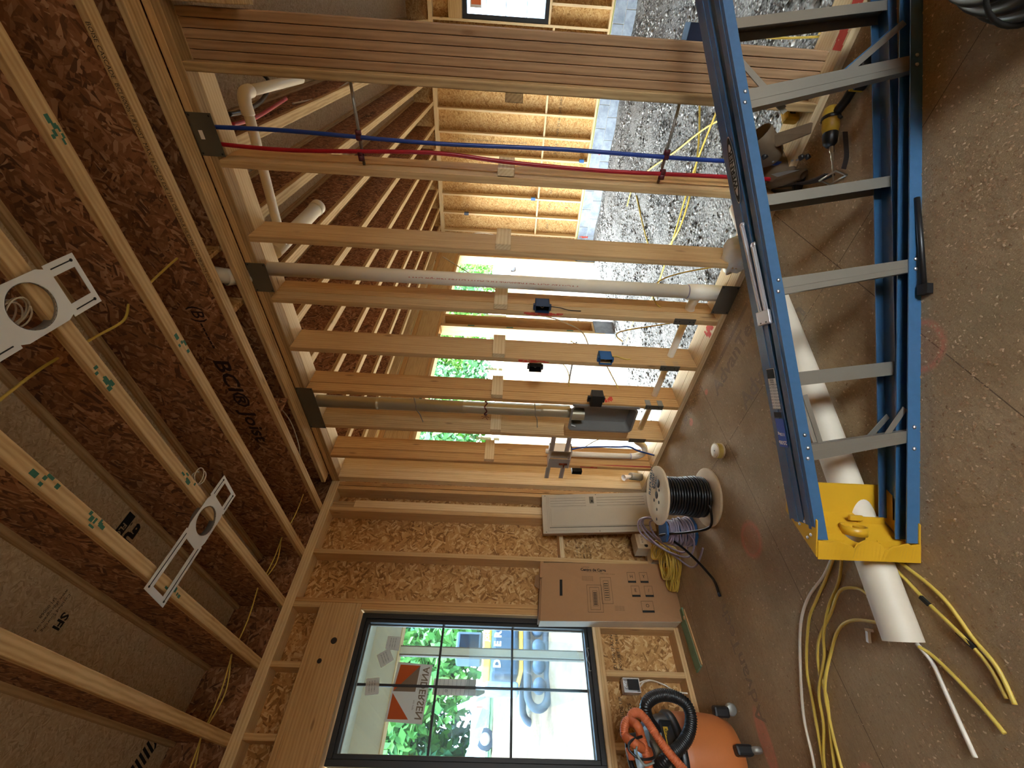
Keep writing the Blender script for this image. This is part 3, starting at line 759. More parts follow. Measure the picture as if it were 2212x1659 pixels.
# window far
w2 = struct('window_2', (7.45, -3.9, .95))
def fr2(parent, name, mat, y0, y1, z0, z1, x0, x1, t):
    for a, b in (((x0, y0, z0), (x1, y0+t, z1)), ((x0, y1-t, z0), (x1, y1, z1)), ((x0, y0+t, z0), (x1, y1-t, z0+t)), ((x0, y0+t, z1-t), (x1, y1-t, z1))):
        build(MB().box(a, b), name, mat, parent, 0.002)
fr2(w2, 'window_frame', 'black_frame', -4.42, -3.327, .945, 2.455, 7.41, 7.55, .07)
build(MB().box((7.48, -4.35, 1.015), (7.484, -3.397, 2.385)), 'window_pane', 'glass', w2)
for z in (1.33, 1.70, 2.05): build(MB().box((7.475, -4.35, z-.006), (7.49, -3.397, z+.006)), 'muntin', 'black_frame', w2)
build(MB().box((7.470, -3.62, 2.13), (7.472, -3.48, 2.33)), 'window_sticker', 'label_white', w2); build(MB().box((7.468, -3.61, 2.14), (7.4695, -3.52, 2.31)), 'printed_patch', 'label_orange', w2)

we = struct('wall_outer', (4, .9, 0))
def eb(x0, x1, z0, z1, y0=.80, y1=1.0, m='pine', n='stud'): return board(n, m, (x0, y0, z0), (x1, y1, z1), we)
for z in (2.99, 3.028): eb(.23, 7.54, z, z+.038, n='top_plate', m='pine_orange')
# header plies over the openings
for y0 in (.80, .85, .90, .95): eb(.5, 7.4, 2.66, 2.985, y0, y0+.045, 'lvl', 'header')
eb(.5, 7.4, 2.61, 2.658, m='pine_orange', n='header_plate')
eb(.55, 3.66, 2.565, 2.608, m='pine_light', n='header_plate'); eb(4.30, 6.78, 2.565, 2.608, m='pine_light', n='header_plate')
eb(.5, 7.4, 3.10, 3.42, .80, .84, 'lvl', 'rim_board')
eb(4.24, 4.30, -.2, 2.60, m='pine_orange'); eb(4.26, 4.34, -.2, 2.60, .86, .9); eb(3.93, 3.985, -.2, 2.60, m='pine')
eb(3.985, 4.24, -.2, -.162, n='bottom_plate'); eb(3.985, 4.24, 2.57, 2.608, n='bottom_plate'); eb(3.985, 4.24, -.16, 2.57, .97, 1.0, 'pine_orange', 'backing_board')
eb(3.90, 3.93, -.38, 2.60, .795, 1.0, 'pine_light', 'jamb_board')
eb(6.78, 6.82, -.56, 2.60, m='pine_light', n='jamb_board')
for x in (6.82, 6.86, 7.1, 7.36): eb(x, x+.038, -.127, 2.60, m='pine_orange')
build(MB().box((6.82, .97, -.3), (7.54, 1.0, 3.4)), 'sheathing', 'osb_bright', we)
build(MB().box((3.92, .80, -.80), (4.32, 1.0, -.205)), 'concrete_pier', 'block_grey', we); build(MB().box((6.80, .80, -.80), (7.54, 1.0, -.17)), 'concrete_pier', 'block_grey', we)
eb(.26, .50, -.8, 2.985, m='pine'); build(MB().box((.24, .153, -.8), (.26, 1.0, 3.50)), 'sheathing', 'osb', we)
for x, z in ((4.6, 2.633), (3.2, 2.633), (1.9, 2.633), (5.6, 2.633)): eb(x, x+.12, z-.02, z+.02, .7985, .7995, 'stain_green', 'grade_stamp')
for z in (2.0, 1.3, .2): eb(3.94, 3.97, z, z+.12, .7985, .7995, 'stain_green', 'grade_stamp')

# the sides of the house behind the viewer
wl_ = struct('wall_left', (-5.2, -3.4, 0)); sheet((-5.21, -7.0, -.3), (-5.198, .15, 3.47), 'osb', wl_)
wn = struct('wall_front', (-2, -7, 0)); sheet((-5.2, -7.012, -.3), (-3.6, -7.0, 3.47), 'osb', wn); sheet((-2.4, -7.012, -.3), (.24, -7.0, 3.47), 'osb', wn); sheet((-3.6, -7.012, 2.1), (-2.4, -7.0, 3.47), 'osb', wn)
sheet((.24, -6.62, -.8), (7.55, -6.60, 3.47), 'osb_bright', wn)

# unseen eave added behind the header to cut sky light on the gravel
ev = struct('added_eave', (4, 1.6, 3.2)); build(MB().box((.24, 1.0, 3.12), (9.0, 2.2, 3.16)), 'added_soffit', 'porch_paint', ev); build(MB().box((.24, 2.2, 3.08), (9.0, 2.24, 3.5)), 'added_fascia', 'porch_paint', ev); build(MB().box((.24, 1.0, 3.50), (9.0, 2.3, 3.54)), 'added_eave_deck', 'osb_deck', ev)
smear((7.358, -1.37, -.36), (0,0,1), (0,1,0), .16, .10, 'paint_red', fw, 30, 7)
smear((7.358, .44, -.32), (0,0,1), (0,1,0), .20, .05, 'paint_red', fw, 40, 8)
smear((7.398, -.20, .18), (0,0,1), (0,1,0), .08, .036, 'paint_red', wf, 20, 9)
# ------------------------------------------------------------------ stepladder lying on its side
LO = V(-.286, -3.616, 0); LD = V(-.699, .715, 0); LN = V(.715, .699, 0)
def lp(s, off, z): return LO+LD*s+LN*off+V(0, 0, z)
def ladder():
    t = thing('stepladder', lp(1.0, .06, 0), 'blue stepladder with metal steps and yellow top lying on its side across the floor', 'ladder')
    zu = lambda s: .714-.2005*s           # underside of the upper rails
    fo = lambda s: .100-.030*s            # front (far) rails start this far back
    def chan(s0, s1, o0, wd, zf, fh, top, name):
        """C-channel: web flat, two flanges; top=True hangs its flanges down"""
        mb = MB(); th = .004
        P = lambda s, o, z: lp(s, o, z)
        zz = (lambda s: zf(s))
        a, b = s0, s1
        o = lambda s, k: o0(s)+k
        def slab(k0, k1, z0, z1):
            vs = []
            for s in (a, b):
                for k in (k0, k1):
                    for z in (z0, z1): vs.append(P(s, o(s, k), zz(s)+z))
            mb.add(vs, [(0, 1, 3, 2), (4, 6, 7, 5), (0, 4, 5, 1), (2, 3, 7, 6), (0, 2, 6, 4), (1, 5, 7, 3)])
        if top: slab(0, wd, fh-th, fh); slab(0, th, 0, fh-th); slab(wd-th, wd, 0, fh-th)
        else: slab(0, wd, 0, th); slab(0, th, th, fh); slab(wd-th, wd, th, fh)
        # a raised rib along the web
        if top: slab(wd*.36, wd*.64, fh, fh+.0022)
        else: slab(wd*.36, wd*.64, th, th+.002)
        return build(mb, name, 'fiberglass_blue', t)
    z0 = lambda s: 0.0
    near_lo = chan(-.9, 1.955, lambda s: 0, .046, z0, .045, False, 'rail')
    far_lo = chan(-.9, 1.90, fo, .078, z0, .034, False, 'rail')
    near_hi = chan(-.9, 1.955, lambda s: 0, .046, zu, .038, True, 'rail')
    far_hi = chan(-.9, 1.92, lambda s: .052+.005*(1.95-s)*3, .075, zu, .038, True, 'rail')
    # rear horizontals (near) : channel bars with a lip
    def rung(sb, st, wb_, wt, off, dep, name, lip=1):
        mb = MB(); zb = .006; zt = zu((st))+.006
        def q(off0, off1, e0, e1):
            vs = []
            for (s, wd, z) in ((sb, wb_, zb), (st, wt, zt)):
                for o in (off0, off1):
                    for k in (e0, e1): vs.append(lp(s+wd*k, o, z))
            mb.add(vs, [(0, 1, 3, 2), (4, 6, 7, 5), (0, 4, 5, 1), (2, 3, 7, 6), (0, 2, 6, 4), (1, 5, 7, 3)])
        q(off, off+.0025, -.5, .5)                       # face towards the viewer
        q(off+.0025, off+dep, -.5, -.42); q(off+.0025, off+dep, .42, .5)
        q(off-.0015, off, -.12, .12)                     # pressed rib
        return build(mb, name, 'aluminium', t)
    r1 = rung(.226, .412, .055, .075, .006, .030, 'crossbar'); r2 = rung(.976, 1.083, .046, .060, .006, .030, 'crossbar'); r3 = rung(1.583, 1.662, .040, .055, .006, .034, 'crossbar')
    rung(-.52, -.33, .055, .075, .006, .030, 'crossbar')
    def step(sb, st, off, dep, wd, name='step'):
        mb = MB(); zb = .006; zt = zu(st)+.004
        def q(o0, o1, e0, e1):
            vs = []
            for (s, z) in ((sb, zb), (st, zt)):
                for o in (o0, o1):
                    for k in (e0, e1): vs.append(lp(s+k, o, z))
            mb.add(vs, [(0, 1, 3, 2), (4, 6, 7, 5), (0, 4, 5, 1), (2, 3, 7, 6), (0, 2, 6, 4), (1, 5, 7, 3)])
        q(off, off+dep, -.0015, .0015)                   # tread
        q(off, off+.002, .0015, wd); q(off+dep-.002, off+dep, .0015, wd)
        for k in range(7): o = off+dep*(.12+.12*k); q(o, o+.003, -.0035, -.0015)
        return build(mb, name, 'aluminium', t)
    step(.605, .728, .088, .070, .040); step(1.318, 1.388, .066, .070, .046); step(-.11, .03, .108, .070, .040); step(-.75, -.6, .12, .07, .04)
    # rivets
    def rivet(s, off, z, axis): c = lp(s, off, z); return build(MB().lathe([(0, .004), (.005, .003), (.007, 0), (0, 0)], c, axis, 10), 'rivet', 'alu_bright', t)
    for s, ds in ((.41, .02), (1.083, .02), (1.662, .018), (1.60, .0)):
        rivet(s-ds, -.0005, zu(s)+.018, -LN); rivet(s+ds, -.0005, zu(s)+.018, -LN)
    for s in (.21, .245, .96, .995, 1.555, 1.63): rivet(s, -.0005, .022, -LN)
    # diagonal braces and straps
    def strap(p0, p1, w=.018, m='aluminium'): return build(MB().bar(p0, p1, w, .003, LN), 'brace', m, t)
    strap(lp(1.46, .025, .395), lp(1.64, .02, .335)); strap(lp(1.49, .02, .036), lp(1.60, .02, .11)); strap(lp(1.52, .085, .036), lp(1.60, .05, .14)); 
    strap(lp(.06, .03, .04), lp(.27, .03, .26), .022); strap(lp(.045, .055, .04), lp(.255, .055, .26), .012, 'fiberglass_blue'); strap(lp(.22, .05, .655), lp(.42, .05, .47), .022); strap(lp(.19, .065, .655), lp(.39, .065, .46), .012)
    # spreader on the upper side
    def zt(s): return zu(s)+.0425
    for (sa, oa, sb_, ob) in ((.835, .098, 1.165, .075), (.925, .055, 1.165, .045)):
        mb = MB(); 
        for k in (-.007, 0, .007): mb.bar(lp(sa, oa+k, zt(sa)+.004+(0 if k else .003)), lp(sb_, ob+k, zt(sb_)+.004+(0 if k else .003)), .0065, .005)
        mb.lathe([(0, .008), (.009, .008), (.012, 0), (0, 0)], lp(sa-.004, oa, zt(sa)), (0, 0, 1), 14)
        build(mb, 'spreader_bar', 'alu_bright', t)
    mb = MB(); mb.obox(lp(1.185, .060, zt(1.185)+.006), LD*.05+V(0, 0, -.010), LN*.07, V(0, 0, .012)); build(mb, 'spreader_bracket', 'alu_bright', t, .003)
    for o in (.045, .075): build(MB().lathe([(0, .002), (.006, .0015), (.006, 0), (0, 0)], lp(1.20, o, zt(1.2)+.010), (0, 0, 1), 10), 'rivet', 'black_plastic', t)
    # maker's oval and labels on the far upper web
    sl = V(LD.x, LD.y, -.2005).normalized(); nn = LN; up_n = sl.cross(nn)*-1 if sl.cross(nn).z < 0 else sl.cross(nn)
    def onweb(mb, sc, oc, ls, lo, mat, name, lift, oval=False, par=None):
        c = lp(sc, oc, zu(sc)+.0382+lift)
        if oval: poly = [(math.copysign(abs(math.cos(q))**1.0, math.cos(q))*ls/2, math.sin(q)*lo/2) for q in np.linspace(0, 2*PI, 33)[:-1]]
        else: poly = [(-ls/2, -lo/2), (ls/2, -lo/2), (ls/2, lo/2), (-ls/2, lo/2)]
        return build(mb.prism(poly, c, sl, nn, up_n*.0006), name, mat, par or t)
    ov = onweb(MB(), .62, .098, .26, .040, 'alu_bright', 'logo_plate', .0022, True)
    onweb(MB(), .62, .098, .25, .036, 'ink', 'logo_field', .003, True, ov); onweb(MB(), .62, .098, .20, .024, 'alu_bright', 'logo_field', .0036, True, ov)
    text('WERNER', .030, lp(.62, .098, zu(.62)+.0382+.0045), -sl, nn, 'ink', ov, bold=.0012, sx=1.25)
    lb = onweb(MB(), 1.44, .088, .15, .042, 'label_white', 'label', .0024)
    onweb(MB(), 1.385, .088, .035, .040, 'ink', 'label_band', .0030, False, lb); onweb(MB(), 1.535, .088, .02, .040, 'ink', 'label_band', .0030, False, lb)
    for k in range(9): text('CAUTION  AVISO', .0075, lp(1.425+.011*k, .088, zu(1.425+.011*k)+.0382+.0036), nn, sl, 'ink', lb)
    for k in range(12): onweb(MB(), 1.405+.0012*k*(1+.5*(k % 3)), .088, .0006, .02, 'ink', 'bar_code', .0034, False, lb)
    lb2 = onweb(MB(), 1.60, .086, .105, .044, 'label_blue', 'label', .0024)
    text('250lb', .019, lp(1.635, .086, zu(1.635)+.0382+.0036), nn, sl, 'ink_white', lb2, bold=.0006); text('113kg', .015, lp(1.605, .086, zu(1.605)+.0382+.0036), nn, sl, 'ink_white', lb2, bold=.0004)
    # yellow moulded top
    cp = bpy.data.objects.new('top_cap', None)
    mb = MB()
    S0, S1 = 1.905, 2.005
    def P(s, o, z, sk=.75): return lp(s-(o*sk), o, z)      # skewed end
    O0, O1 = -.006, .150; zt0 = .372
    def hexa(pts): mb.add(pts, [(3, 2, 1, 0), (4, 5, 6, 7), (0, 1, 5, 4), (1, 2, 6, 5), (2, 3, 7, 6), (3, 0, 4, 7)])
    def wall(s0, s1, o0, o1, z0, z1): hexa([P(s0, o0, z0), P(s1, o0, z0), P(s1, o1, z0), P(s0, o1, z0), P(s0, o0, z1), P(s1, o0, z1), P(s1, o1, z1), P(s0, o1, z1)])
    # end plate with a round hole (faces the feet of the ladder)
    ex = (P(0, O1, 0)-P(0, O0, 0)); wo = ex.length; ex = ex.normalized()
    mb.plate_hole(P(S1, (O0+O1)/2, zt0/2+.005), ex, V(0, 0, 1), (LD*.004), wo, zt0-.02, .036, (.0, -.02))
    capp = build(mb, 'cap_end_plate', 'cap_yellow', t); mb = MB()
    wall(S0-.02, S1+.004, O0, O1, zt0-.010, zt0-.004); 
    c1 = build(mb, 'cap_side', 'cap_yellow', t, .003); mb = MB()
    wall(S0-.02, S1+.004, O0, O1, .0, .006); build(mb, 'cap_side', 'cap_yellow', t, .003); mb = MB()
    # scalloped near and far walls
    for (o, seed) in ((O0-.003, 0), (O1, 1)):
        mb = MB(); n = 30; vs = []; 
        for i in range(n+1):
            z = .004+(zt0-.012)*i/n; u = i/n
            s0 = 1.952-.010*(math.sin(u*PI*3)**2 if .12 < u < .88 else 0)+(.012 if .32 < u < .37 or .64 < u < .69 else 0)
            if seed: s0 = 1.90
            bul = -.012*math.sin(u*PI*2.0)**2 if not seed else 0
            for (s, oo) in ((s0, o+bul), (S1+.006, o), (S1+.006, o+.004), (s0, o+.004+bul)): vs.append(P(s, oo, z))
        fs = []
        for i in range(n):
            for k in range(4): fs.append((i*4+k, i*4+(k+1) % 4, i*4+4+(k+1) % 4, i*4+4+k))
        fs += [(3, 2, 1, 0), (n*4, n*4+1, n*4+2, n*4+3)]
        mb.add(vs, fs); build(mb, 'cap_side', 'cap_yellow', t)
    # moulded holder, ribs and the tongue by the hole
    mb = MB(); c = P(S1-.03, .075, .15)
    mb.lathe([(.036, 0), (.041, 0), (.041, -.03), (.036, -.03), (.036, 0)], P(S1, .072, zt0/2-.015), LD, 28); build(mb, 'cap_holder', 'cap_yellow', t)
    for (o, z0, z1) in ((.03, .02, .12), (.11, .02, .12), (.03, .24, .36), (.11, .24, .36), (.072, .25, .36)):
        mb = MB(); hexa([P(S1-.022, o, z0), P(S1, o, z0), P(S1, o+.004, z0), P(S1-.022, o+.004, z0), P(S1-.022, o, z1), P(S1, o, z1), P(S1, o+.004, z1), P(S1-.022, o+.004, z1)]); build(mb, 'cap_rib', 'cap_yellow', t)
    mb = MB(); mb.obox(P(S1-.025, .06, .17), LD*.03+LN*.01, LN*.035, V(0, 0, .012)); mb.obox(P(S1-.03, .10, .14), LD*.02, LN*.012, V(0, 0, .05)); build(mb, 'cap_tongue', 'cap_yellow', t, .003)
    for s, o in ((1.93, .02), (1.915, .05), (1.90, .105), (1.955, .035), (1.95, .075)):
        build(MB().lathe([(0, .003), (.005, .002), (.006, 0), (0, 0)], P(s+.03, o, zt0-.004), (0, 0, 1), 10), 'rivet', 'alu_bright', t)
    # black rubber shoe and strap under the near rail
    k = build(MB().tube([lp(.74, -.004, .022), lp(.90, -.012, .016), lp(1.06, -.022, .014)], .009, 8).obox(lp(1.075, -.026, .014), LD*.035, LN*.036, V(0, 0, .022)), 'foot_pad', 'black_plastic', t)
ladder()

# ------------------------------------------------------------------ long drain pipe on the floor and bag
pp = build(MB().tube([(-1.885, -1.985, .058), (-.90, -2.335, .075), (.17, -2.715, .115)], .0575, 32, caps=False).tube([(-1.883, -1.986, .058), (-.90, -2.335, .075), (.168, -2.714, .115)], .052, 32, caps=False), 'drain_pipe', 'pvc_dusty')
tag(pp, 'long white plastic drain pipe lying on the floor under the stepladder', 'pipe')
mb = MB(); r = random.Random(4)
vs = []; nu, nv = 16, 10
for i in range(nu):
    for j in range(nv+1):
        a = 2*PI*i/nu; v = PI*j/nv; q = 1+.22*math.sin(3*a+2*v)+.12*math.sin(7*a-3*v)
        vs.append((.055+.13*math.sin(v)*math.cos(a)*q*.75, -2.47+.10*math.cos(v)*q, .085+.065*math.sin(v)*math.sin(a)*q))
mb.add(vs, [(i*(nv+1)+j, ((i+1) % nu)*(nv+1)+j, ((i+1) % nu)*(nv+1)+j+1, i*(nv+1)+j+1) for i in range(nu) for j in range(nv)], 0, True)
tag(build(mb, 'plastic_bag', 'bag_plastic'), 'crumpled pale plastic bag on the bottom plate beside the pipe end', 'bag')

# ------------------------------------------------------------------ cables on the floor
def cable(name, pts, r, mat, label, cat='cable', n=8, k=8, group=None, flat=1.0):
    o = build(MB().tube(spline(pts, k), r, n), name, mat); return tag(o, label, cat, group)
Z1 = .007
def fl2(pts, z=Z1): return [(p[0], p[1], p[2] if len(p) > 2 else z) for p in pts]
cable('cable', fl2([(-1.50, -1.90, .02), (-1.549, -1.741), (-1.582, -1.573), (-1.653, -1.434), (-1.802, -1.288), (-1.954, -1.17), (-2.10, -1.11), (-2.3, -1.0)]), .0060, 'cable_white', 'leftmost pale cable curving from the stepladder top toward the lower frame edge')
cable('cable', fl2([(-1.51, -1.915, .03), (-1.562, -1.745), (-1.607, -1.62), (-1.66, -1.50), (-1.80, -1.345), (-1.92, -1.28), (-2.05, -1.21), (-2.25, -1.1)]), .0060, 'cable_yellow', 'yellow cable lying closest beside the pale cable in the floor bundle')
cable('cable', fl2([(-1.53, -1.93, .03), (-1.60, -1.80), (-1.655, -1.67), (-1.735, -1.565, .016), (-1.80, -1.49), (-1.90, -1.37, .018), (-2.00, -1.29), (-2.12, -1.18), (-2.3, -1.12)]), .0060, 'cable_yellow', 'yellow cable running through the middle of the floor bundle')
cable('cable', fl2([(-1.705, -1.915, .02), (-1.66, -1.865), (-1.64, -1.79, .02), (-1.68, -1.66), (-1.745, -1.52, .018), (-1.83, -1.42), (-1.93, -1.385), (-2.06, -1.29), (-2.2, -1.2)]), .0060, 'cable_yellow', 'yellow cable arching high from the pipe into the floor bundle')
cable('cable', fl2([(-1.80, -1.90, .02), (-1.748, -1.778, .02), (-1.742, -1.66), (-1.80, -1.54), (-1.89, -1.43, .02), (-1.98, -1.35), (-2.10, -1.30), (-2.25, -1.26)]), .0060, 'cable_yellow', 'yellow cable bending from the pipe end region into the floor bundle')
cable('cable', fl2([(-1.64, -2.10), (-1.695, -2.125), (-1.76, -2.155), (-1.83, -2.175), (-1.932, -2.175), (-2.006, -2.184), (-2.09, -2.16)]), .0060, 'cable_yellow', 'right outer yellow cable coming out beyond the pipe')
cable('cable', fl2([(-1.655, -2.07), (-1.72, -2.09), (-1.80, -2.11), (-1.90, -2.15, .016), (-1.99, -2.165), (-2.075, -2.15)]), .0060, 'cable_yellow', 'yellow cable with black burn marks beyond the pipe')
for x, y, l in ((-1.80, -2.112, .03), (-1.93, -2.157, .05)): build(MB().obox((x, y, .013), (-l, -.35*l, 0), (.004, -.011, 0), (0, 0, .010)), 'tape_mark', 'ink', bpy.data.objects['cable.006'])
cable('cable', fl2([(-1.90, -1.99, .02), (-1.93, -2.005), (-1.995, -2.035), (-2.07, -2.06), (-2.14, -2.075)]), .0060, 'cable_yellow', 'yellow cable leaving the near end of the drain pipe')
cable('cable', fl2([(-1.89, -1.99, .02), (-1.945, -1.99), (-1.994, -1.979), (-2.095, -1.954), (-2.175, -1.935)]), .0065, 'cable_white', 'straight white cable leaving the near end of the drain pipe')
mb = MB(); mb.obox((-1.81, -1.79, .008), (.03, -.03, .004), (.008, .008, 0), (0, 0, .012)); mb.obox((-1.795, -1.815, .012), (.012, .02, .01), (.008, -.004, 0), (0, 0, .006))
tag(build(mb, 'cable_staple', 'white_plastic'), 'small white plastic cable clip lying under the arching cable', 'clip')

# ------------------------------------------------------------------ coil of thick black hose at the right edge
t = thing('hose_coil', (-.75, -3.87, 0), 'coil of thick black cable tied with black bands at the right edge', 'cable coil')
for i, (z, rx) in enumerate(((.035, .25), (.095, .235), (.150, .215))):
    pts = [(-.72+rx*1.0*math.cos(a)+.01*i, -3.83+rx*math.sin(a)*.98, z+.006*math.sin(2*a+i)) for a in np.linspace(0, 2*PI, 49)[:-1]]
    build(MB().tube(pts, .033, 14, closed=True), 'hose_loop', 'black_plastic' if 0 else 'cable_black', t)
    pts = [(-.72+(rx-.068)*math.cos(a), -3.83+(rx-.068)*math.sin(a), z+.008*math.sin(3*a+i)+.006) for a in np.linspace(0, 2*PI, 41)[:-1]]
    build(MB().tube(pts, .030, 12, closed=True), 'hose_loop', 'cable_black', t)
for a in (1.9, 2.75, .8):
    c = V(-.72+.21*math.cos(a), -3.83+.21*math.sin(a), .095); rad = V(math.cos(a), math.sin(a), 0)
    build(MB().tube([c+rad*.085*math.cos(q)+V(0, 0, .102*math.sin(q)) for q in np.linspace(0, 2*PI, 25)[:-1]], .007, 6, closed=True), 'tie_band', 'ink', t)
# ------------------------------------------------------------------ things on and in the stud wall
def tube_thing(name, pts, r, mat, label, cat, n=16, group=None):
    o = build(MB().tube(pts, r, n), name, mat); return tag(o, label, cat, group)
tube_thing('water_tube', spline([(.045, -2.985, 3.03), (.045, -2.99, 2.6), (.045, -2.975, 1.9), (.045, -2.985, 1.2), (.045, -2.978, .5), (.045, -2.985, .02)], 6), .0105, 'pex_blue', 'blue water tube running straight down the open stud bay next to the red one', 'pipe', 12)
tube_thing('water_tube', spline([(.030, -2.915, 3.03), (.030, -2.905, 2.6), (.028, -2.935, 1.9), (.022, -2.915, 1.5), (.028, -2.90, 1.0), (.032, -2.905, .5), (.030, -2.91, .02)], 6), .0105, 'pex_red', 'red water tube running down the stud bay beside the blue one', 'pipe', 12)
for z, w_ in ((2.255, 'upper'), (.668, 'lower')):
    t = thing('support_strut', (.05, -3.03, z), f'{w_} grey metal strut holding the red and blue tubes across the stud bay', 'strut')
    build(MB().tube([(.060, -3.214, z), (.060, -2.849, z)], .0075, 10), 'strut_bar', 'galv', t)
    for y, x in ((-2.98, .045), (-2.91, .030)):
        for dy in (-.0, .022): build(MB().lathe([(.011, -.012), (.016, -.012), (.016, .012), (.011, .012)], (x+.003, y+dy*(1 if y > -2.95 else -1), z), (0, 1, 0) if dy else (0, 0, 1), 14), 'clip_collar', 'dark_red', t)
# white vertical drain with tee and sloping branch
t = thing('vent_pipe', (.125, -2.17, .1), 'tall white plastic drain pipe standing in the stud bay with a tee at its foot', 'pipe')
build(MB().tube([(.10, -2.185, 3.06), (.10, -2.185, .27)], .044, 28), 'pipe_run', 'pvc', t)
build(MB().lathe([(.044, .27), (.052, .268), (.053, .16), (.053, .13), (.052, .04), (.044, .03)], (.10, -2.185, 0), (0, 0, 1), 28), 'tee_fitting', 'pvc', t)
build(MB().lathe([(.0445, .0), (.0465, .002), (.0465, .006), (.0445, .008)], (.10, -2.185, .268), (0, 0, 1), 28), 'glue_ring', 'cable_purple', t)
build(MB().tube(spline([(.10, -2.15, .20), (.11, -2.10, .205), (.125, -2.06, .20), (.13, -2.02, .19)], 5), .031, 20), 'elbow', 'pvc', t)
text('PVC-1120 SCH 40 PRESSURE PIPE ASTM D1785 NSF-pw DWV', .022, (.0585, -2.20, 1.55), (0, 0, 1), (0, 1, 0), 'ink_red', t, sx=1.9)
t = thing('branch_pipe', (.13, -1.3, .2), 'white plastic branch drain running level through four studs to the trap', 'pipe')
build(MB().tube([(.13, -2.03, .193), (.125, -.70, .222)], .0245, 20), 'pipe_run', 'pvc', t)
build(MB().tube(spline([(.125, -.70, .222), (.12, -.655, .215), (.115, -.63, .18), (.11, -.60, .14), (.105, -.55, .115), (.10, -.50, .125), (.098, -.468, .17), (.098, -.455, .22)], 6), .0285, 20), 'trap', 'pvc', t)
build(MB().tube([(.098, -.455, .21), (.088, -.462, .80)], .0245, 20), 'standpipe', 'pvc', t)
for p, ax in (((.098, -.455, .225), (0, 0, 1)), ((.123, -.68, .222), (0, 1, 0))): build(MB().lathe([(.0245, -.003), (.030, -.003), (.030, .003), (.0245, .003)], p, ax, 20), 'glue_ring', 'cable_purple', t)
# stud shoes where the branch crosses the studs
for i, (k, zc) in enumerate(((4, .262), (3, .238), (2, .238), (1, .272))):
    y = YS[k]; t = thing('stud_shoe', (0, y, zc), ('steel stud shoe around the branch drain on the stud left of the tall white pipe', 'winged steel stud shoe around the branch drain, second from the tall white pipe',
        'winged steel stud shoe around the branch drain below the black box', 'steel stud shoe around the branch drain nearest the trap')[i], 'bracket')
    build(MB().box((-.003, y-.042, zc-.072), (-.001, y+.004, zc+.072)), 'shoe_plate', 'steel_plate', t)
    for z0 in (zc-.070, zc+.028): 
        if i in (1, 2): build(MB().box((-.003, y-.041, z0), (.06, y-.0392, z0+.042)), 'shoe_wing', 'galv', t)
    for z0 in (zc-.06, zc-.035, zc+.035, zc+.06): build(MB().lathe([(0, .0015), (.004, .001), (.004, 0)], (-.003, y-.019, z0), (-1, 0, 0), 8), 'screw', 'ink', t)
# round metal duct with straps
t = thing('vent_duct', (.11, -.99, .9), 'round shiny metal duct dropping from the top plate to the recessed metal box', 'duct')
prof = []
for z0, z1 in ((3.04, 2.47), (2.475, 1.75), (1.755, 1.10), (1.105, .88)):
    prof.append((z0, z1))
for i, (z0, z1) in enumerate(prof):
    y = -.995+.0
    build(MB().lathe([(.052, z1), (.0525, z1+.02), (.055, z1+.024), (.0525, z1+.03), (.052, z0)], (.105, y-.004*i, 0), (0, 0, 1), 32), 'duct_section', 'duct_metal', t)
for z in (2.16, 1.17): build(MB().tube(spline([(.105, -1.20, z+.03), (.07, -1.05, z+.005), (.052, -1.0, z), (.06, -.94, z-.02), (.075, -.86, z-.03), (.08, -.818, z-.035)], 6), .004, 6), 'hanger_strap', 'galv', t)
build(MB().tube([(.105+.057*math.cos(a), -1.0+.057*math.sin(a), 1.585+.01*math.sin(5*a)) for a in np.linspace(0, 6.28, 30)], .006, 6), 'wire_tie', 'dark_red', t)
for dy, dz in ((.02, .03), (-.01, .035), (.03, -.02), (0, -.03), (-.03, .01)): build(MB().tube([(.05, -.96+dy*.3, 1.585), (.04, -.955+dy, 1.585+dz)], .002, 5), 'wire_tie', 'dark_red', t)
# recessed metal dryer box
t = thing('dryer_vent_box', (.05, -1.04, .36), 'open recessed metal box at the foot of the round duct with wood strip below', 'vent box')
x0 = -.006; ya, yb, za, zb = -1.185, -.893, .352, .892
mb = MB()
def ringframe(mb, x, ya, yb, za, zb, r, wd, dx):
    n = 9; inn = []; out = []
    for (cy, cz, a0) in ((yb-wd-r, zb-wd-r, 0), (ya+wd+r, zb-wd-r, PI/2), (ya+wd+r, za+wd+r, PI), (yb-wd-r, za+wd+r, 1.5*PI)):
        for k in range(n): a = a0+PI/2*k/(n-1); inn.append((x, cy+r*math.cos(a), cz+r*math.sin(a))); out.append((x, cy+(r+wd)*math.cos(a) if 0 else max(ya, min(yb, cy+(r+wd)*math.cos(a)*1.0)), max(za, min(zb, cz+(r+wd)*math.sin(a)))))
    N = len(inn); mb.add(inn+out, [(i, (i+1) % N, N+(i+1) % N, N+i) for i in range(N)])
    return inn, N
inn, N = ringframe(mb, x0, ya, yb, za, zb, .03, .016, 0)
deep = [(x0+.100, -1.04+(y+1.04)*.93, .622+(z-.622)*.93) for _, y, z in inn]
mb.add(inn+deep, [(i, N+i, N+(i+1) % N, (i+1) % N) for i in range(N)]); mb.add(deep, [tuple(range(N))])
build(mb, 'box_shell', 'stainless', t)
mb = MB(); mb.obox((x0-.002, -1.195, .62), (.012, 0, 0), (0, .022, 0), (0, 0, .54)); build(mb, 'box_flange', 'stainless', t, .003)
build(MB().lathe([(.050, 0), (.050, -.11)], (.045, -1.04, .882), (0, 0, 1), 28), 'duct_collar', 'duct_metal', t)
build(MB().tube([(.0, -.955, .865), (-.004, -.945, .83)], .004, 8), 'white_tab', 'white_plastic', t)
board('block', 'pine_orange', (-.004, -.889, .37), (.085, -.8165, .905), wa); 
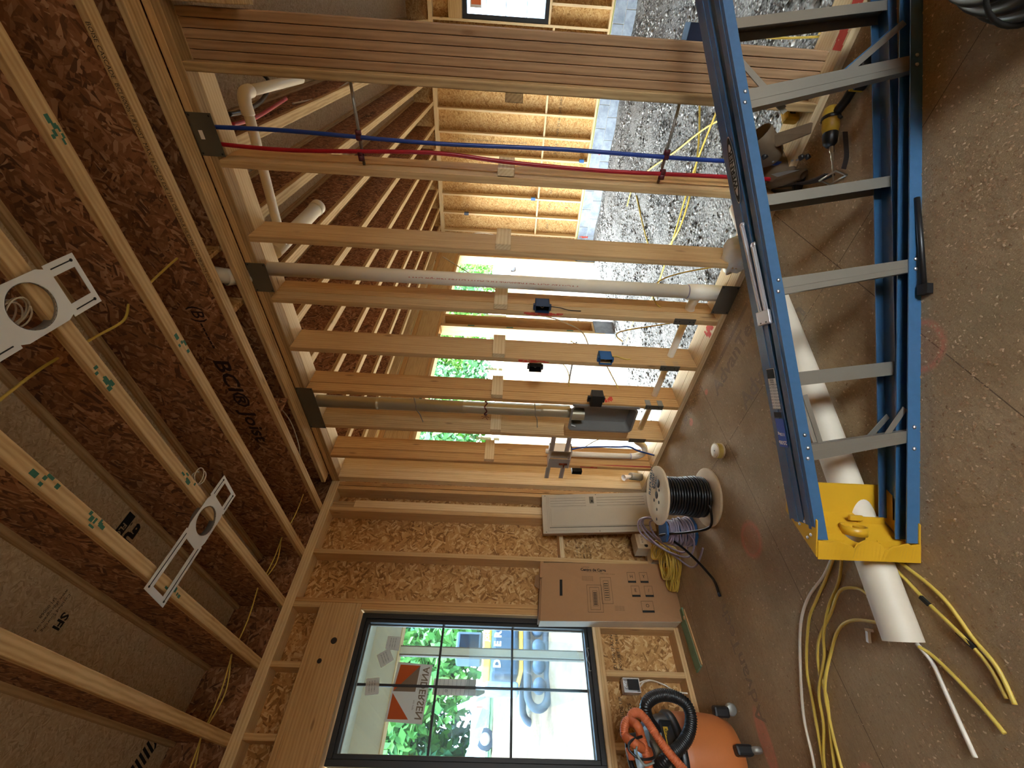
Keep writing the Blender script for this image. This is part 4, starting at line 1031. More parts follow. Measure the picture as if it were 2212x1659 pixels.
# washing machine outlet box with valves, pipes and perforated straps
t = thing('washer_outlet_box', (.0, -.49, .8), 'white plastic washing machine outlet box on perforated straps beside the metal box', 'outlet box')
mb = MB(); Y0, Y1, Z0, Z1_ = -.612, -.372, .805, 1.005
mb.box((-.006, Y0, Z1_-.012), (.085, Y1, Z1_)); mb.box((-.006, Y0, Z0), (.085, Y1, Z0+.010)); mb.box((-.006, Y0, Z0), (.085, Y0+.008, Z1_)); mb.box((-.006, Y1-.008, Z0), (.085, Y1, Z1_)); mb.box((.080, Y0, Z0), (.086, Y1, Z1_))
build(mb, 'box_shell', 'outlet_white', t)
build(MB().box((-.010, -.50, .81), (-.006, -.376, 1.0)), 'box_cover', 'cover_grey', t)
build(MB().lathe([(.0, .0), (.022, 0), (.022, .03), (0, .03)], (.03, -.56, 1.005), (0, 0, 1), 16), 'knockout', 'outlet_white', t)
for z in (.995, .86):
    for (y0, y1) in ((-.80, -.615), (-.372, -.205 if z > .9 else -.215)):
        s_ = build(MB().box((-.009, y0, z-.022), (-.0065, y1, z+.018)), 'perforated_strap', 'cover_grey', t)
        n = int((y1-y0)/.018)
        for k in range(n):
            for dz in (-.017, .012): build(MB().box((-.0098, y0+.008+k*.018, z+dz-.0015), (-.0092, y0+.014+k*.018, z+dz+.0022)), 'strap_slot', 'foam_white', s_)
mb = MB(); mb.tube([(-.016, -.44, .83), (-.016, -.44, .905)], .009, 10); mb.tube([(-.02, -.44, .865), (-.045, -.44, .865)], .006, 8); mb.tube([(-.045, -.462, .865), (-.045, -.418, .865)], .006, 8)
build(mb, 'valve', 'brass', t)
tube_thing('water_tube', spline([(.03, -.60, .81), (.03, -.635, .72), (.03, -.655, .55), (.032, -.66, .40), (.04, -.66, .30), (.05, -.60, .20), (.05, -.54, .02)], 6), .0075, 'pex_blue', 'short blue tube bowing down from the washer outlet box toward the trap', 'pipe', 10)
tube_thing('water_tube', spline([(.02, -.398, .81), (.02, -.400, .5), (.022, -.405, .02)], 4), .0075, 'pex_red', 'short straight red tube below the washer outlet box', 'pipe', 10)

# electrical boxes on the studs, cables
def ebox(y, z, mat, label, cables=(), w=.052, h=.092, x=-.004, d=.085, side=-1, ears=True):
    """open-fronted device box nailed to a stud; y is the stud side it sits against"""
    yc = y+side*w/2; t = thing('electrical_box', (x, yc, z), label, 'electrical box')
    mb = MB(); th = .003; xa, xb = x-.012, x+d; ya, yb = yc-w/2, yc+w/2; za, zb = z-h/2, z+h/2
    mb.box((xa, ya, za), (xb, ya+th, zb)); mb.box((xa, yb-th, za), (xb, yb, zb)); mb.box((xa, ya, za), (xb, yb, za+th)); mb.box((xa, ya, zb-th), (xb, yb, zb)); mb.box((xb-th, ya, za), (xb, yb, zb))
    build(mb, 'box_shell', mat, t)
    if ears:
        for zz in (za-.006, zb+.006): build(MB().box((xa+.02, yc-.018, zz-.007), (xa+.045, yc+.018, zz+.007)), 'nail_ear', mat, t)
    for k in range(3): build(MB().tube(spline([(xb-.01, yc-.012+.01*k, za+.02), (xa+.02, yc, z), (xb-.015, yc+.008*k-.01, zb-.02)], 5), .002, 5), 'wire_end', 'cable_yellow' if k else 'cable_white', t)
    return t
ebox(YS[4]-.038, 1.222, 'navy_plastic', 'dark blue electrical box on the stud beside the tall white pipe with pink paint below')
ebox(YS[3]-.036, .72, 'blue_plastic', 'bright blue electrical box low on the stud with a yellow cable below')
ebox(YS[3]+.066, 1.222, 'black_plastic', 'small black open electrical box just left of a pink-painted stud', side=-1)
bx_ = thing('electrical_box', (-.03, -1.30, .72), 'deep black electrical box standing proud of the stud above the metal vent box', 'electrical box')
build(MB().box((-.055, -1.345, .675), (.02, -1.232, .765)), 'box_shell', 'black_plastic', bx_, .003)
for z in (.663, .777): build(MB().box((-.02, -1.30, z-.010), (.0, -1.25, z+.010)), 'nail_ear', 'black_plastic', bx_)
ebox(-.297, .72, 'black_plastic', 'black electrical box at the end of the stud wall beside the plain plate', w=.05, side=-1, ears=False)
def wire(pts, mat, label, r=.0045, group=None): return tube_thing('cable', spline(pts, 6), r, mat, label, 'cable', 7, group)
wire([(.05, YS[4]-.05, 1.17), (.04, YS[4]-.05, 1.10), (.03, YS[4]-.042, 1.04), (.03, YS[4]-.040, .96)], 'leather_dark', 'short brown wire hanging from the dark blue box beside the tall pipe', .003)
wire([(.05, YS[3]-.06, .675), (.06, YS[3]-.06, .63), (.05, YS[3]-.045, .56), (.06, YS[3]-.041, .52)], 'cable_yellow', 'short yellow cable curling out under the bright blue box')
wire([(.16, -2.41, -.2), (.15, -2.30, .30), (.14, -2.2, .48), (.14, -2.05, .42), (.16, -1.93, .20), (.16, -1.80, .62), (.10, -1.755, .60)], 'cable_yellow', 'yellow cable looping behind the tall white pipe to the next stud')
wire([(.9, -1.95, 2.0), (.42, -1.80, 1.3), (.3, -1.78, 1.05), (.18, -1.775, .9), (.12, -1.70, .84)], 'cable_white', 'thin pale cable coming down through the bays to the bright blue box stud')
wire([(.22, -1.55, 1.2), (.25, -1.42, 1.0), (.2, -1.35, .93), (.12, -1.275, .92)], 'cable_yellow', 'thin cable dropping to the stud above the deep black box')
wire([(.5, -1.45, .9), (.35, -1.40, .66), (.2, -1.32, .56), (.12, -1.275, .52)], 'cable_yellow', 'thin cable dropping to the stud below the deep black box')
wire([(.10, -.52, .70), (.16, -.60, .55), (.14, -.68, .38), (.12, -.74, .31)], 'cable_white', 'pale cable sagging behind the blue tube under the washer outlet box')
# white nozzle-like fitting and grey duct elbow behind the last stud
t = thing('foam_fitting', (.1, -.2, .18), 'white trumpet shaped plastic fitting lying against the last stud near the wire reel', 'fitting')
build(MB().lathe([(.030, 0), (.026, .012), (.020, .05), (.016, .075), (.010, .11)], (.02, -.225, .25), (.35, .25, -.75), 18), 'nozzle', 'white_plastic', t)
build(MB().tube([(.06, -.20, .17), (.09, -.15, .05)], .035, 16), 'grey_elbow', 'galv', t)

# drain pipe elbow seen beside the first joists
t = thing('pipe_elbow', (-.12, -2.22, 3.15), 'white plastic pipe elbow poking out between the two joists above the square nail plate', 'pipe elbow')
build(MB().tube(spline([(.02, -2.16, 3.10), (-.06, -2.20, 3.14), (-.11, -2.24, 3.18), (-.13, -2.26, 3.25)], 6), .045, 24), 'elbow', 'pvc', t)
build(MB().lathe([(.045, -.02), (.051, -.02), (.051, .02), (.045, .02)], (-.075, -2.21, 3.15), (.8, .3, -.5), 24), 'elbow_collar', 'pvc', t)

# ------------------------------------------------------------------ downlight brackets under the joists
def bracket(cx, cy, ang, L, Wd, hx, label, wins):
    t = thing('downlight_bracket', (cx, cy, 3.055), label, 'light bracket')
    ax = V(math.cos(ang), math.sin(ang), 0); ay = V(-math.sin(ang), math.cos(ang), 0); c = V(cx, cy, 3.056); dz = V(0, 0, .002)
    mb = MB()
    # build the plate strip by strip so its openings are real
    def rect(x0, x1, y0, y1): mb.add([c+ax*x+ay*y+d for d in (V(0,0,0), dz) for x, y in ((x0, y0), (x1, y0), (x1, y1), (x0, y1))], [(3,2,1,0),(4,5,6,7),(0,1,5,4),(1,2,6,5),(2,3,7,6),(3,0,4,7)])
    h0, h1 = hx-.105, hx+.105
    mb.plate_hole(c+ax*hx, ax, ay, dz, .21, Wd, .078)
    for (a, b, w0, w1) in ((-L/2, h0, wins[0][0], wins[0][1]), (h1, L/2, wins[1][0], wins[1][1])):
        rect(a, b, Wd/2-.045, Wd/2); rect(a, b, -Wd/2, -Wd/2+.045); rect(a, w0, -Wd/2+.045, Wd/2-.045); rect(w1, b, -Wd/2+.045, Wd/2-.045)
        for sy in (-1, 1):
            y = sy*(Wd/2-.020)
            m2 = MB(); m2.obox(c+ax*((a+b)/2)+ay*y-V(0, 0, .0008), ax*(b-a-.04), ay*.004, V(0, 0, .0014)); m2.lathe([(0, -.0015), (.006, -.0015), (.006, 0)], c+ax*(a+.02 if a < 0 else b-.02)+ay*y, (0, 0, 1), 8)
            build(m2, 'slot', 'ink', t)
    build(mb, 'bracket_plate', 'bracket_white', t)
    build(MB().lathe([(.078, 0), (.080, 0), (.080, .035), (.078, .035), (.078, 0)], c+ax*hx, (0, 0, 1), 36), 'hole_ring', 'galv', t)
    return t
bracket(-1.275, -1.329, .075, .665, .190, .090, 'white metal downlight bracket nearest the back wall, screwed across three joists', ((-.30, -.05), (.215, .31)))
bracket(-1.29, -2.688, .060, .69, .195, .115, 'white metal downlight bracket at the upper left, further from the back wall', ((-.31, -.04), (.235, .325)))
def coilw(cx, cy, z, r, tilt, label, mat='cable_white', n=3, rr=.0028):
    pts = []
    for k in range(n*24):
        a = 2*PI*k/24; q = r*(1+.10*math.sin(k*.37)); pts.append((cx+q*math.cos(a)+.01*math.sin(k*.11), cy+q*math.sin(a)*.9, z+tilt*math.sin(a)+.0015*k/4))
    o = build(MB().tube(pts, rr, 6), 'wire_coil', mat); return tag(o, label, 'wire coil')
coilw(-1.21, -2.67, 3.085, .052, .02, 'coiled white wire showing through the round hole of the upper left bracket', n=5)
coilw(-1.03, -1.50, 3.10, .045, .0, 'thin coil of pale wire hanging next to the bracket nearest the back wall', n=2)

# yellow cables threaded through the joists
cable('cable', [(.1, -2.43, 3.22), (-.05, -2.44, 3.22), (-.195, -2.43, 3.215), (-.292, -2.43, 3.22), (-.536, -2.433, 3.19), (-.715, -2.405, 3.20)], .0055, 'cable_yellow', 'yellow cable crossing the joists between the stud wall and the third joist')
cable('cable', [(-.72, -2.405, 3.20), (-.82, -2.385, 3.165), (-.949, -2.392, 3.18), (-1.118, -2.41, 3.19), (-1.254, -2.425, 3.18), (-1.6, -2.42, 3.18), (-2.3, -2.42, 3.2)], .0055, 'cable_yellow', 'yellow cable crossing the joists above the upper left bracket')
ends = [(-.292, -.215, 3.17), (-.715, -.25, 3.17), (-1.118, -.27, 3.17), (-1.525, -.22, 3.17), (-1.94, -.15, 3.17), (-2.35, -.15, 3.17)]
for i in range(5):
    a, b = V(*ends[i]), V(*ends[i+1]); m = (a+b)/2
    cable('cable', [a, m+V(0, .01, -.012), b], .0048, 'cable_yellow', 'yellow cable strung through the joists just in front of the back wall', group='cables strung between the joists along the back wall')
    if i in (1, 3, 4): cable('cable', [a+V(0, .012, .01), m+V(0, .035, -.030), b+V(0, .012, .01)], .0048, 'cable_yellow', 'second cable sagging below another in a joist bay at the back wall', group='sagging cables in the joist bays')
cable('cable', [(-.12, -1.35, 3.30), (-.11, -1.05, 3.15), (-.15, -.75, 3.12), (-.27, -.60, 3.10)], .004, 'cable_white', 'thin grey cable running down the dark bay beside the wall joist')

# ------------------------------------------------------------------ electrical stuff on the back wall
t = thing('wall_box', (-1.59, .0, .44), 'black switch box with shiny white rim on the cripple stud under the window', 'electrical box')
mb = MB(); mb.box((-1.632, -.004, .382), (-1.628, .07, .50)); mb.box((-1.632, -.004, .382), (-1.545, .07, .386)); mb.box((-1.632, -.004, .496), (-1.545, .07, .50)); mb.box((-1.549, -.004, .382), (-1.545, .07, .50)); mb.box((-1.632, .066, .382), (-1.545, .07, .5))
build(mb, 'box_shell', 'white_plastic', t); build(MB().box((-1.615, -.006, .392), (-1.555, .0, .468)), 'box_insert', 'black_plastic', t)
for x in (-1.60, -1.57): build(MB().tube([(x, -.008, .475), (x-.01, -.008, .485), (x+.004, -.008, .495)], .003, 6), 'box_tab', 'white_plastic', t)
wire([(-1.57, .02, .385), (-1.555, .01, .33), (-1.555, .01, .28), (-1.575, .02, .20), (-1.61, .03, .12), (-1.62, .03, .04)], 'cable_white', 'white cable looping from the wall box down to the bottom plate', .005)
wire([(-1.60, .03, .385), (-1.565, .015, .345), (-1.55, .02, .29)], 'cable_white', 'short white cable leaving the underside of the wall box', .005)

# grey breaker panel door leaning in the corner
t = thing('panel_door', (-.30, -.08, 0), 'light grey breaker panel door leaning against the back wall in the corner', 'panel door')
def pq(u, v, d=0):   # u 0..1 left->right (x), v 0..1 up
    a = V(-.502, -.135, .095) if 0 else None
    bl, br, tl, tr = V(-.478, -.142, .03), V(-.062, -.118, .0), V(-.520, -.098, 1.035), V(-.112, -.072, 1.03)
    p = (bl*(1-u)+br*u)*(1-v)+(tl*(1-u)+tr*u)*v; return p+V(.06, -1, .03).normalized()*d
def pslab(u0, u1, v0, v1, d0, d1, name, mat, bev=.002):
    pts = [pq(u0, v0, d0), pq(u1, v0, d0), pq(u1, v1, d0), pq(u0, v1, d0), pq(u0, v0, d1), pq(u1, v0, d1), pq(u1, v1, d1), pq(u0, v1, d1)]
    return build(MB().add(pts, [(3,2,1,0),(4,5,6,7),(0,1,5,4),(1,2,6,5),(2,3,7,6),(3,0,4,7)]), name, mat, t, bev)
pslab(0, 1, 0, 1, 0, .006, 'door_plate', 'panel_grey', .004); pslab(.05, .95, .04, .955, .006, .010, 'door_frame_fold', 'panel_grey', .004)
pslab(.13, .92, .05, .94, .010, .014, 'door_leaf', 'panel_grey', .004); pslab(.15, .60, .06, .925, .014, .019, 'door_field', 'panel_grey', .004)
for u in (.66, .73, .80, .87): pslab(u, u+.012, .06, .50, .014, .020, 'pressed_rib', 'panel_grey'); pslab(u, u+.012, .60, .925, .014, .020, 'pressed_rib', 'panel_grey')
pslab(.72, .90, .525, .565, .014, .018, 'latch', 'steel_plate'); pslab(.75, .80, .535, .550, .018, .020, 'latch_hole', 'ink')
pslab(.12, .135, .05, .94, .010, .015, 'hinge', 'steel_plate')
for u, v in ((.03, .97), (.03, .5), (.97, .97), (.97, .5), (.03, .03)): build(MB().lathe([(0, .001), (.004, .001), (.004, 0)], pq(u, v, .006), V(.06, -1, .03), 8), 'screw_hole', 'ink', t)
pslab(-.005, 1.0, 0, 1.0, -.03, -.001, 'backing_carton', 'cardboard_dark')

# ------------------------------------------------------------------ tall cardboard box leaning on the back wall
t = thing('cardboard_box', (-1.0, -.10, 0), 'tall brown cardboard box with handle slot standing between panel door and window', 'box')
bl, br, tl, tr = V(-1.208, -.140, .0), V(-.778, -.165, .0), V(-1.236, -.140, 1.092), V(-.797, -.140, 1.058)
def bq(u, v, d=0): return (bl*(1-u)+br*u)*(1-v)+(tl*(1-u)+tr*u)*v+V(0, -1, 0)*d
def bslab(u0, u1, v0, v1, d0, d1, name, mat, par=t, bev=0):
    pts = [bq(u0, v0, d0), bq(u1, v0, d0), bq(u1, v1, d0), bq(u0, v1, d0), bq(u0, v0, d1), bq(u1, v0, d1), bq(u1, v1, d1), bq(u0, v1, d1)]
    return build(MB().add(pts, [(3,2,1,0),(4,5,6,7),(0,1,5,4),(1,2,6,5),(2,3,7,6),(3,0,4,7)]), name, mat, par, bev)
bslab(0, 1, 0, 1, -.128, 0, 'box_body', 'cardboard', t, .003)
bslab(-.004, 0, .02, 1, -.12, -.004, 'box_side_lit', 'carton_white')  # pale sheet over the brown side: window light put into the colour
bslab(.02, .95, .998, 1.012, -.11, -.01, 'box_flap', 'cardboard_dark'); bslab(.72, 1.02, .99, 1.015, -.09, .004, 'box_flap', 'cardboard')
build(MB().add([bq(.55, 1.0, -.06), bq(.86, 1.0, -.06), bq(.80, 1.045, -.05), bq(.62, 1.05, -.05), bq(.55, 1.0, -.05), bq(.86, 1.0, -.05), bq(.80, 1.045, -.045), bq(.62, 1.05, -.045)], [(3,2,1,0),(4,5,6,7),(0,1,5,4),(1,2,6,5),(2,3,7,6),(3,0,4,7)]), 'box_flap', 'cardboard_dark', t)
bslab(.41, .69, .845, .865, .0, .0012, 'handle_slot', 'ink')
def bt(s_, size, u, v, mat='ink', sx=1.0, bold=0.0): text(s_, size, bq(u, v, .0012), (0, 0, -1), (1, 0, 0), mat, t, sx=sx, bold=bold)
bt('Centro de Carga', .030, .87, .607, bold=.0010); bt('Load Center', .013, .925, .665); bt('40 espacios  80 circuitos  200 A', .0095, .835, .60)
def outline(u0, u1, v0, v1, wd=.0014, nm='printed_line'):
    for a in ((u0, u1, v0, v0+wd), (u0, u1, v1-wd, v1), (u0, u0+wd*2.5, v0, v1), (u1-wd*2.5, u1, v0, v1)): bslab(*a, .0, .0010, nm, 'ink')
outline(.14, .60, .555, .665); outline(.18, .56, .575, .645); outline(.24, .50, .59, .625); outline(.28, .74, .48, .56); outline(.34, .68, .50, .54)
for k in range(9): bslab(.26+.025*k, .272+.025*k, .595, .62, 0, .0011, 'printed_line', 'ink')
for k in range(7): bslab(.38+.04*k, .39+.04*k, .505, .535, 0, .0011, 'printed_line', 'ink')
for k in range(4): bt('instrucciones de montaje', .009, .75-.022*k, .655); bt('conserve estas notas', .009, .24-.022*k, .44)
bt('instalacion segura  ver manual', .010, .80, .50)
for (u, v, w_, s_) in ((.74, .320, .061, 'H'), (.74, .226, .061, 'Y'), (.495, .305, .061, 'E'), (.495, .207, .061, '/'), (.235, .236, .086, 'O')):
    outline(u-.095, u+.095, v-w_/2, v+w_/2); bslab(u-.095, u-.06, v-w_/2, v+w_/2, 0, .0012, 'printed_bar', 'ink'); bt(s_, .036, u+.015, v)

# small cartons and coils by the box
def carton(cx, cy, z0, sx, sy, sz, rz, label, mat='carton_white'):
    t = thing('small_carton', (cx, cy, z0), label, 'box'); a = V(math.cos(rz), math.sin(rz), 0); b = V(-math.sin(rz), math.cos(rz), 0)
    build(MB().obox((cx, cy, z0+sz/2), a*sx, b*sy, V(0, 0, sz)), 'carton_body', mat, t, .002)
    build(MB().obox(V(cx, cy, z0+sz*.5)-b*(sy/2+.0006), a*sx*.55, b*.0012, V(0, 0, sz*.5)), 'carton_label', 'foam_white', t)
    build(MB().lathe([(0, .0012), (.016, .0012), (.016, 0)], V(cx, cy, z0+sz*.35)-a*(sx*.33)-b*(sy/2), -b, 16), 'carton_hole', 'ink', t)
    text('BOX 25', .02, V(cx, cy, z0+sz*.55)-b*(sy/2+.0015), a, V(0, 0, 1), 'ink', t)
    return t
carton(-.545, -.045, .10, .17, .13, .12, .05, 'cream carton stacked above another one beside the panel door')
carton(-.53, .03, .0, .20, .13, .098, 0, 'hidden cream carton under the stacked carton in the corner')
carton(-.665, -.055, .0, .13, .12, .115, -.03, 'small cream carton on the floor next to the yellow cable coils')
def coil(cx, cy, R, n, z0, dz, r, mat, label, rx=1.0, ang=0, tilt=(0, 0), name='cable_coil'):
    rr = random.Random(int(cx*1000)); pts = []
    for k in range(n*28):
        a = 2*PI*k/28; q = R*(1+.05*math.sin(k*.21+cx)+.03*rr.random()*0); x = q*math.cos(a)*rx; y = q*math.sin(a)
        pts.append((cx+x*math.cos(ang)-y*math.sin(ang), cy+x*math.sin(ang)+y*math.cos(ang), z0+dz*k/28+tilt[0]*x+tilt[1]*y+.004*math.sin(a*3+k*.05)))
    return tag(build(MB().tube(pts, r, 7), name, mat), label, 'cable coil')
coil(-.845, -.315, .125, 7, .012, .016, .0065, 'cable_yellow', 'flat coil of yellow cable lying by the foot of the cardboard box', .75, .9)
coil(-.71, -.25, .075, 7, .012, .018, .0065, 'cable_yellow', 'upright bundle of yellow cable between the carton and the purple reel', .8, .5, (.15, .3))
coil(-.935, -.235, .085, 5, .012, .014, .0065, 'cable_yellow', 'smaller yellow cable coil tucked against the right foot of the box', .7, .9)

# ------------------------------------------------------------------ big wooden reel of black cable
t = thing('cable_reel', (-.73, -1.075, 0), 'wooden cable reel wound with thick black cable standing on the floor', 'cable reel')
RC = V(-.73, -1.075, 0)
for z, top in ((.008, False), (.352, True)):
    mb = MB(); mb.lathe([(.022, -.008), (.194, -.008), (.197, -.005), (.197, .006), (.194, .009), (.022, .009), (.022, -.008)], RC+V(0, 0, z), (0, 0, 1), 56)
    fl_ = build(mb, 'reel_disc', 'plywood_disc', t)
    if top:
        for a, rr, sz in ((.9, .065, .011), (2.4, .06, .012), (4.0, .06, .012), (5.5, .06, .011), (3.3, .095, .011), (3.25, .16, .011), (-.25, .085, .030), (0, 0, .026)):
            c = RC+V(rr*math.cos(a-.8), rr*math.sin(a-.8), z+.0092)
            build(MB().lathe([(0, .0006), (sz, .0006), (sz, 0)], c, (0, 0, 1), 16), 'disc_hole', 'leather_dark', fl_)
        for k, s_ in enumerate(('REPUBLIC', 'WIRE', 'INC.')): text(s_, .052 if k == 0 else .046, RC+V(.05, .05, z+.0098)+V(.70, -.71, 0)*(.085-.045*k*0)+V(.71, .70, 0)*(.045-.045*k), (.62, -.78, 0), (.78, .62, 0), 'ink_blue', fl_, bold=.0012)
build(MB().lathe([(.07, .01), (.07, .345)], RC, (0, 0, 1), 24), 'reel_core', 'plywood_disc', t)
mb = MB(); pts = []
for layer, (R, z0, z1, n) in enumerate(((.105, .03, .335, 17), (.122, .335, .04, 16))):
    for k in range(n*30):
        a = 2*PI*k/30; zz = z0+(z1-z0)*k/(n*30); bulge = .012*max(0, 1-abs(zz-.10)/.10) if layer else 0
        pts.append(RC+V((R+bulge+.002*math.sin(k*.3))*math.cos(a), (R+bulge)*math.sin(a), zz))
build(mb.tube(pts, .0085, 8), 'cable_winding', 'cable_black', t)
tt = build(MB().tube(spline([RC+V(-.11, -.07, .06), (-.87, -1.13, .05), (-.93, -1.03, .04), (-.90, -.90, .12), (-.84, -.76, .20), (-.80, -.66, .235), (-.82, -.68, .20), (-.93, -.73, .12), (-1.04, -.76, .06), (-1.14, -.775, .012), (-1.20, -.80, .010), (-1.26, -.80, .010)], 8), .0085, 10), 'cable_tail', 'cable_black', t)
build(MB().lathe([(.0, 0), (.0095, .0), (.0095, .02), (0, .02)], (-1.26, -.80, .010), (-1, -.1, 0), 12), 'taped_end', 'navy_plastic', t)
# purple-grey wire reel behind it
t = thing('wire_reel', (-.78, -.70, 0), 'smaller blue plastic reel heaped with purple-grey wire behind the big wooden reel', 'wire reel')
QC = V(-.785, -.70, 0)
build(MB().lathe([(.0, 0), (.105, 0), (.105, .02), (.04, .03), (.04, .20), (.085, .205), (.085, .22), (0, .22)], QC, (0, 0, 1), 8, smooth=False), 'reel_body', 'blue_plastic', t)
pts = []; rr = random.Random(9)
for k in range(26*26):
    a = 2*PI*k/26; f = k/(26*26); zz = .035+.17*f+.008*math.sin(k*.17); R = .095-.03*f+.010*math.sin(k*.071)+.006*math.sin(k*.53)
    pts.append(QC+V(R*math.cos(a), R*math.sin(a)*.95, zz+.014*math.sin(a+k*.01)))
build(MB().tube(pts, .0065, 6), 'wire_winding', 'cable_purple', t)
for lp_ in (((-.74, -.74, .22), (-.66, -.66, .31), (-.68, -.58, .33), (-.78, -.53, .24), (-.86, -.53, .14), (-.92, -.58, .05), (-.93, -.66, .03), (-.90, -.78, .05), (-.86, -.83, .10)),
            ((-.72, -.74, .22), (-.64, -.62, .30), (-.66, -.52, .28), (-.75, -.47, .16), (-.83, -.50, .07), (-.88, -.58, .04), (-.86, -.66, .04)),
            ((-.70, -.72, .21), (-.66, -.60, .26), (-.74, -.52, .20), (-.84, -.60, .10), (-.84, -.68, .08)),
            ((-.66, -.70, .20), (-.62, -.56, .32), (-.72, -.50, .30), (-.86, -.47, .08), (-.97, -.53, .012), (-1.0, -.66, .012), (-.96, -.80, .012))):
    build(MB().tube(spline(lp_, 7), .0070, 7), 'wire_loop', 'cable_purple', t)
# small reel
t = thing('small_reel', (-.607, -1.425, 0), 'small pale wooden spool standing on its own on the open floor', 'spool')
c = V(-.607, -1.425, 0)
build(MB().lathe([(0, 0), (.050, 0), (.050, .004), (.046, .006), (.046, .040), (.050, .042), (.050, .046), (0, .046)], c, (0, 0, 1), 32), 'spool_body', 'plywood_disc', t)
build(MB().lathe([(0, .0008), (.044, .0008), (.044, 0)], c+V(0, 0, .046), (0, 0, 1), 28), 'spool_disc', 'foam_white', t); build(MB().lathe([(0, .0016), (.004, .0016), (.004, 0)], c+V(0, 0, .046), (0, 0, 1), 10), 'spool_hole', 'ink', t)
pts = [c+V(.047*math.cos(k*.25), .047*math.sin(k*.25), .008+.030*k/250) for k in range(250)]
build(MB().tube(pts, .0012, 4), 'thread', 'pine_orange' if 0 else 'cable_yellow', t)
# faded green board on the floor by the back wall
tag(build(MB().obox((-1.33, -.165, .006), (-.40, -.055, 0), (.014, -.095, 0), (0, 0, .012)), 'board_offcut', 'green_board', None, .001), 'faded green board offcut lying on the floor along the back wall', 'board')
tag(build(MB().obox((-1.33, -.225, .004), (-.37, -.05, 0), (.003, -.018, 0), (0, 0, .008)), 'wood_strip', 'pine'), 'thin wood strip lying beside the faded green board', 'wood strip')
tag(build(MB().lathe([(0, .004), (.012, .003), (.016, 0), (0, 0)], (-1.20, -.19, .0125), (0, 0, 1), 7, smooth=False), 'mud_lump', 'pine_light'), 'small pale lump lying on the faded green board', 'debris')

# ------------------------------------------------------------------ orange workshop vacuum
t = thing('shop_vacuum', (-2.02, -.46, 0), 'orange and black workshop vacuum with coiled hoses at the lower left', 'vacuum')
vc = V(-2.015, -.46, 0)
build(MB().lathe([(0, .055), (.13, .055), (.165, .075), (.188, .13), (.197, .22), (.200, .36), (.196, .405), (.185, .415), (0, .415)], vc, (0, 0, 1), 48), 'drum', 'orange_plastic', t)
build(MB().lathe([(.203, .395), (.206, .40), (.206, .425), (.196, .435), (.16, .45)], vc, (0, 0, 1), 48), 'lid_rim', 'black_plastic', t)
build(MB().lathe([(.19, .43), (.185, .47), (.165, .53), (.13, .58), (.09, .60), (0, .605)], vc, (0, 0, 1), 40), 'motor_head', 'black_plastic', t)
build(MB().obox(vc+V(.02, -.12, .52), (.20, .03, 0), (0, .10, .03), (0, -.04, .11)), 'motor_cover', 'grey_plastic', t, .03)
build(MB().obox(vc+V(.05, -.155, .46), (.17, .03, 0), (0, .02, .005), (0, -.012, .085)), 'name_panel', 'black_plastic', t, .008)
pl = build(MB().obox(vc+V(.06, -.170, .475), (.085, .016, 0), (0, .002, 0), (0, -.004, .028)), 'name_plate', 'tool_yellow', t, .003)
text('RIDGID', .020, vc+V(.06, -.1725, .475), (.98, .18, 0), (0, -.10, 1), 'ink', pl, bold=.0008)
build(MB().tube(spline([vc+V(-.08, -.05, .60), vc+V(-.06, -.05, .66), vc+V(.06, -.03, .66), vc+V(.08, -.03, .60)], 6), .014, 10), 'carry_handle', 'black_plastic', t)
for a in (-.35, -1.55, 2.2, 3.6):
    c = vc+V(.205*math.cos(a), .205*math.sin(a), 0)
    cz = build(MB().obox(c+V(0, 0, .095), V(math.cos(a), math.sin(a), 0)*.055, V(-math.sin(a), math.cos(a), 0)*.05, V(0, 0, .09)), 'caster_mount', 'black_plastic', t, .012)
    build(MB().lathe([(0, -.014), (.026, -.014), (.032, -.008), (.032, .008), (.026, .014), (0, .014)], c+V(.012*math.cos(a), .012*math.sin(a), .033), (-math.sin(a), math.cos(a), 0), 20), 'caster_wheel', 'galv', cz)
def ribbed(pts, r, mat, label_name, k=10, pitch=.0085, amp=.10):
    P = spline(pts, k); L = [0]
    for a, b in zip(P[:-1], P[1:]): L.append(L[-1]+(b-a).length)
    n = int(L[-1]/pitch*3); Q = []
    j = 0
    for i in range(n+1):
        s = L[-1]*i/n
        while j < len(L)-2 and L[j+1] < s: j += 1
        f = (s-L[j])/max(1e-9, L[j+1]-L[j]); Q.append(P[j].lerp(P[j+1], f))
    return build(MB().tube(Q, r, 18, rf=lambda i: 1+amp*(1 if i % 3 == 0 else -.5)), label_name, mat, t)
def hz(x, z, y=-.72, k=1.0897): return (-2.375+(x+2.375)*k, y, 1.468-(1.468-z)*k)
ribbed([hz(-1.965, .60, -.60), hz(-1.93, .655, -.68), hz(-1.885, .665), hz(-1.853, .625), hz(-1.838, .565), hz(-1.846, .50), hz(-1.875, .455), hz(-1.925, .447), hz(-1.985, .475), hz(-2.04, .535), hz(-2.09, .62, -.70), (-2.14, -.55, .60)], .030, 'black_plastic', 'suction_hose', 10, .010, .09)
k7 = 1.0954
def ho(x, z, y=-.77): return (-2.375+(x+2.375)*k7, y, 1.468-(1.468-z)*k7)
ribbed([ho(-2.03, .70, -.64), ho(-1.99, .75, -.82), ho(-1.955, .768), ho(-1.930, .755), ho(-1.925, .725), ho(-1.95, .695), ho(-1.985, .672), ho(-2.035, .640), ho(-2.085, .600), ho(-2.15, .54), ho(-2.22, .47)], .021, 'orange_hose', 'blower_hose', 10, .008, .08)
